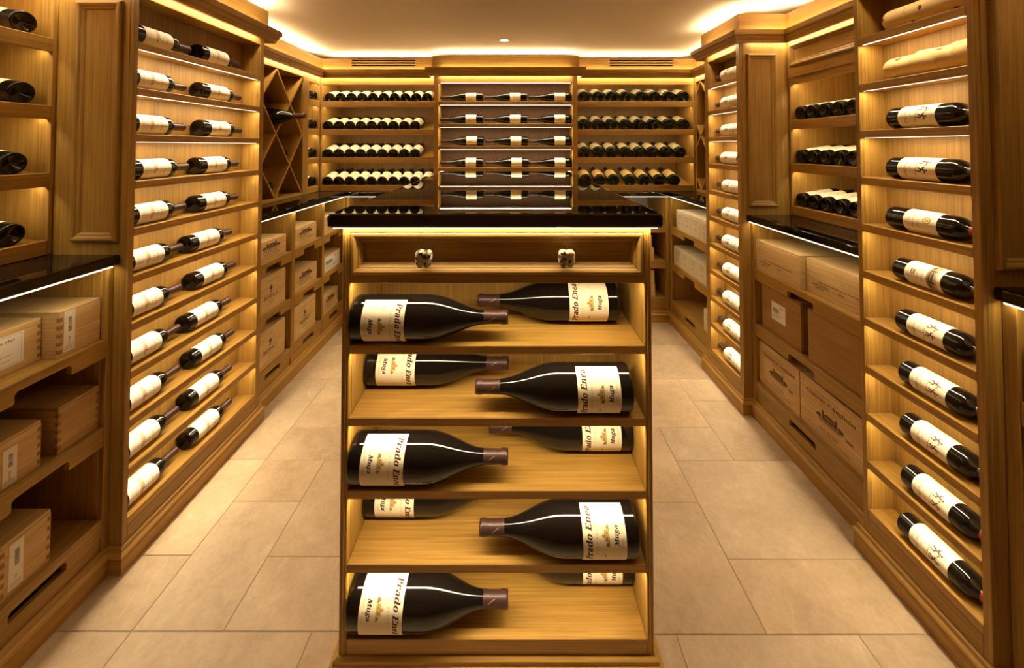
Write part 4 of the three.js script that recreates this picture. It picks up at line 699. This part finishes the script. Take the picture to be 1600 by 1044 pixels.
  strip(wt, [X0 + 0.012, IW - 0.0007, 1.0365], [X1 - 0.012, IW - 0.0007, 1.0365], 0.006, [0, -1, 0], L_ISLAND * 1.5);
  strip(wt, [X0 + 0.016, IW - 0.0015, 1.05], [X0 + 0.016, IW - 0.0015, 2.70], 0.009, [0.2, -1, 0], L_ISLAND * 0.7); strip(wt, [X1 - 0.013, IW - 0.0015, 1.05], [X1 - 0.013, IW - 0.0015, 2.70], 0.009, [-0.2, -1, 0], L_ISLAND * 0.7);
  // ten large bottles, two to a shelf, heads crossing
  const spec = { kind: 'magnum', R: 0.0600, L: 0.430, lab: [0.082, 0.352, 2.42], cap: 0.8405, paperMat: houseLabel, segs: 72, name: 'large_wine_bottle' };
  const rows = [[0, 1, 0.362], [14, -1, 0.366], [23, 1, 0.400], [29, -1, 0.378], [31, 1, 0.400]], nm = ['top', 'second', 'third', 'fourth', 'bottom'];
  rows.forEach(([el, s, back], r) => {
    const e = el * Math.PI / 180, e2 = [14, 22, 10, 14, 5][r] * Math.PI / 180, y = shelves[r] + 0.0606, fx = s > 0 ? -0.4035 : (r === 1 ? 0.366 : 0.378), bx = s > 0 ? Math.min(back, 0.3985) : -0.4035;
    const slash = (b, k) => { const P = [], n = 6; for (let i = 0; i < n; i++) { const q = (j, w) => { const t = j / n, an = -0.42 + 0.84 * t; return [Math.sin(an) * 0.0185, 0.363 + 0.030 * (1 - t) + w + (t > 0.4 && t < 0.6 ? 0.002 : 0), Math.cos(an) * 0.0185]; }; P.push(...q(i, 0), ...q(i + 1, 0), ...q(i + 1, 0.0022), ...q(i, 0), ...q(i + 1, 0.0022), ...q(i, 0.0022)); } const g = geo(P, new Array(P.length / 3 * 2).fill(0)); const m = new THREE.Mesh(g, M.gold); m.name = numbered('gold_flash'); m.rotation.y = k; b.add(m); return b; };
    slash(bottle(`large dark bottle in front on the ${nm[r]} island shelf, neck to the ${s > 0 ? 'right' : 'left'}`, spec, [fx, y, 1.083], [s, 0, 0], [0, Math.sin(e), -Math.cos(e)], 'front row of large island bottles'), 0.1);
    slash(bottle(`large dark bottle behind on the ${nm[r]} island shelf, neck to the ${s > 0 ? 'left' : 'right'}`, spec, [bx, y, 1.199], [-s, 0, 0], [0, Math.sin(e2), -Math.cos(e2)], 'rear row of large island bottles'), 0.2);
  });
}

// ================================================================ air slots in the frieze, the ceiling lamp
[['above the cream-labelled rows'], ['above the large olive-labelled bottles']].forEach(([w], i) => {
  const [x0, x1] = VENTS[i], t = thing('air_grille', `slotted oak air grille in the frieze ${w}`, 'grille', (x0 + x1) / 2, 2.222, BF), f = BF - 0.0115;
  for (const [a, b] of [[VY[0] + 0.0002, 2.1905], [2.203, 2.2115], [2.224, 2.2325], [2.245, VY[1]]]) part(t, 'slat', board(x0 + 0.0003, x1 - 0.0003, a, b, f, f + 0.014, 'x', 0.0008), M.oak);
  const d0 = f + 0.0145, d1 = BF + 0.17, y0 = VY[0] + 0.0005, y1 = 2.2500;   // unseen box added behind the slats, coloured dark so the slots stay dark
  part(t, 'dark_slot_box', [board(x0, x1, y0, y0 + 0.001, d0, d1, 'x', 0.0001), board(x0, x1, y1 - 0.001, y1, d0, d1, 'x', 0.0001), board(x0, x0 + 0.001, y0, y1, d0, d1, 'd', 0.0001), board(x1 - 0.001, x1, y0, y1, d0, d1, 'd', 0.0001), board(x0, x1, y0, y1, d1, d1 + 0.001, 'x', 0.0001)], std({ color: new THREE.Color().setRGB(0.10, 0.098, 0.095), roughness: 0.8 }));
});
{
  const t = thing('ceiling_downlight', 'small round recessed downlight in the plaster ceiling near the back wall', 'lamp', lampX, CEIL, lampD);
  const ring = new THREE.LatheGeometry([[0.030, -0.0005], [0.0305, -0.003], [0.036, -0.0045], [0.043, -0.003], [0.044, -0.0005]].map(([r, y]) => new THREE.Vector2(r, y)), 40); ring.translate(lampX, CEIL, -lampD); part(t, 'trim_ring', ring, M.plaster);
  const disc = new THREE.CylinderGeometry(0.030, 0.030, 0.002, 32); disc.translate(lampX, CEIL - 0.0012, -lampD); part(t, 'lamp_lens', disc, std({ color: 0xffffff, emissive: new THREE.Color().setRGB(1, 0.88, 0.68), emissiveIntensity: 5 }));
  const l = new THREE.SpotLight(WARM, 0.7, 0, 0.9, 0.6); l.position.set(lampX, CEIL - 0.004, -lampD); l.target.position.set(lampX, 0, -lampD); l.shadow.radius = 1.5; l.castShadow = true; scene.add(l, l.target);
}
renderer.render(scene, camera);
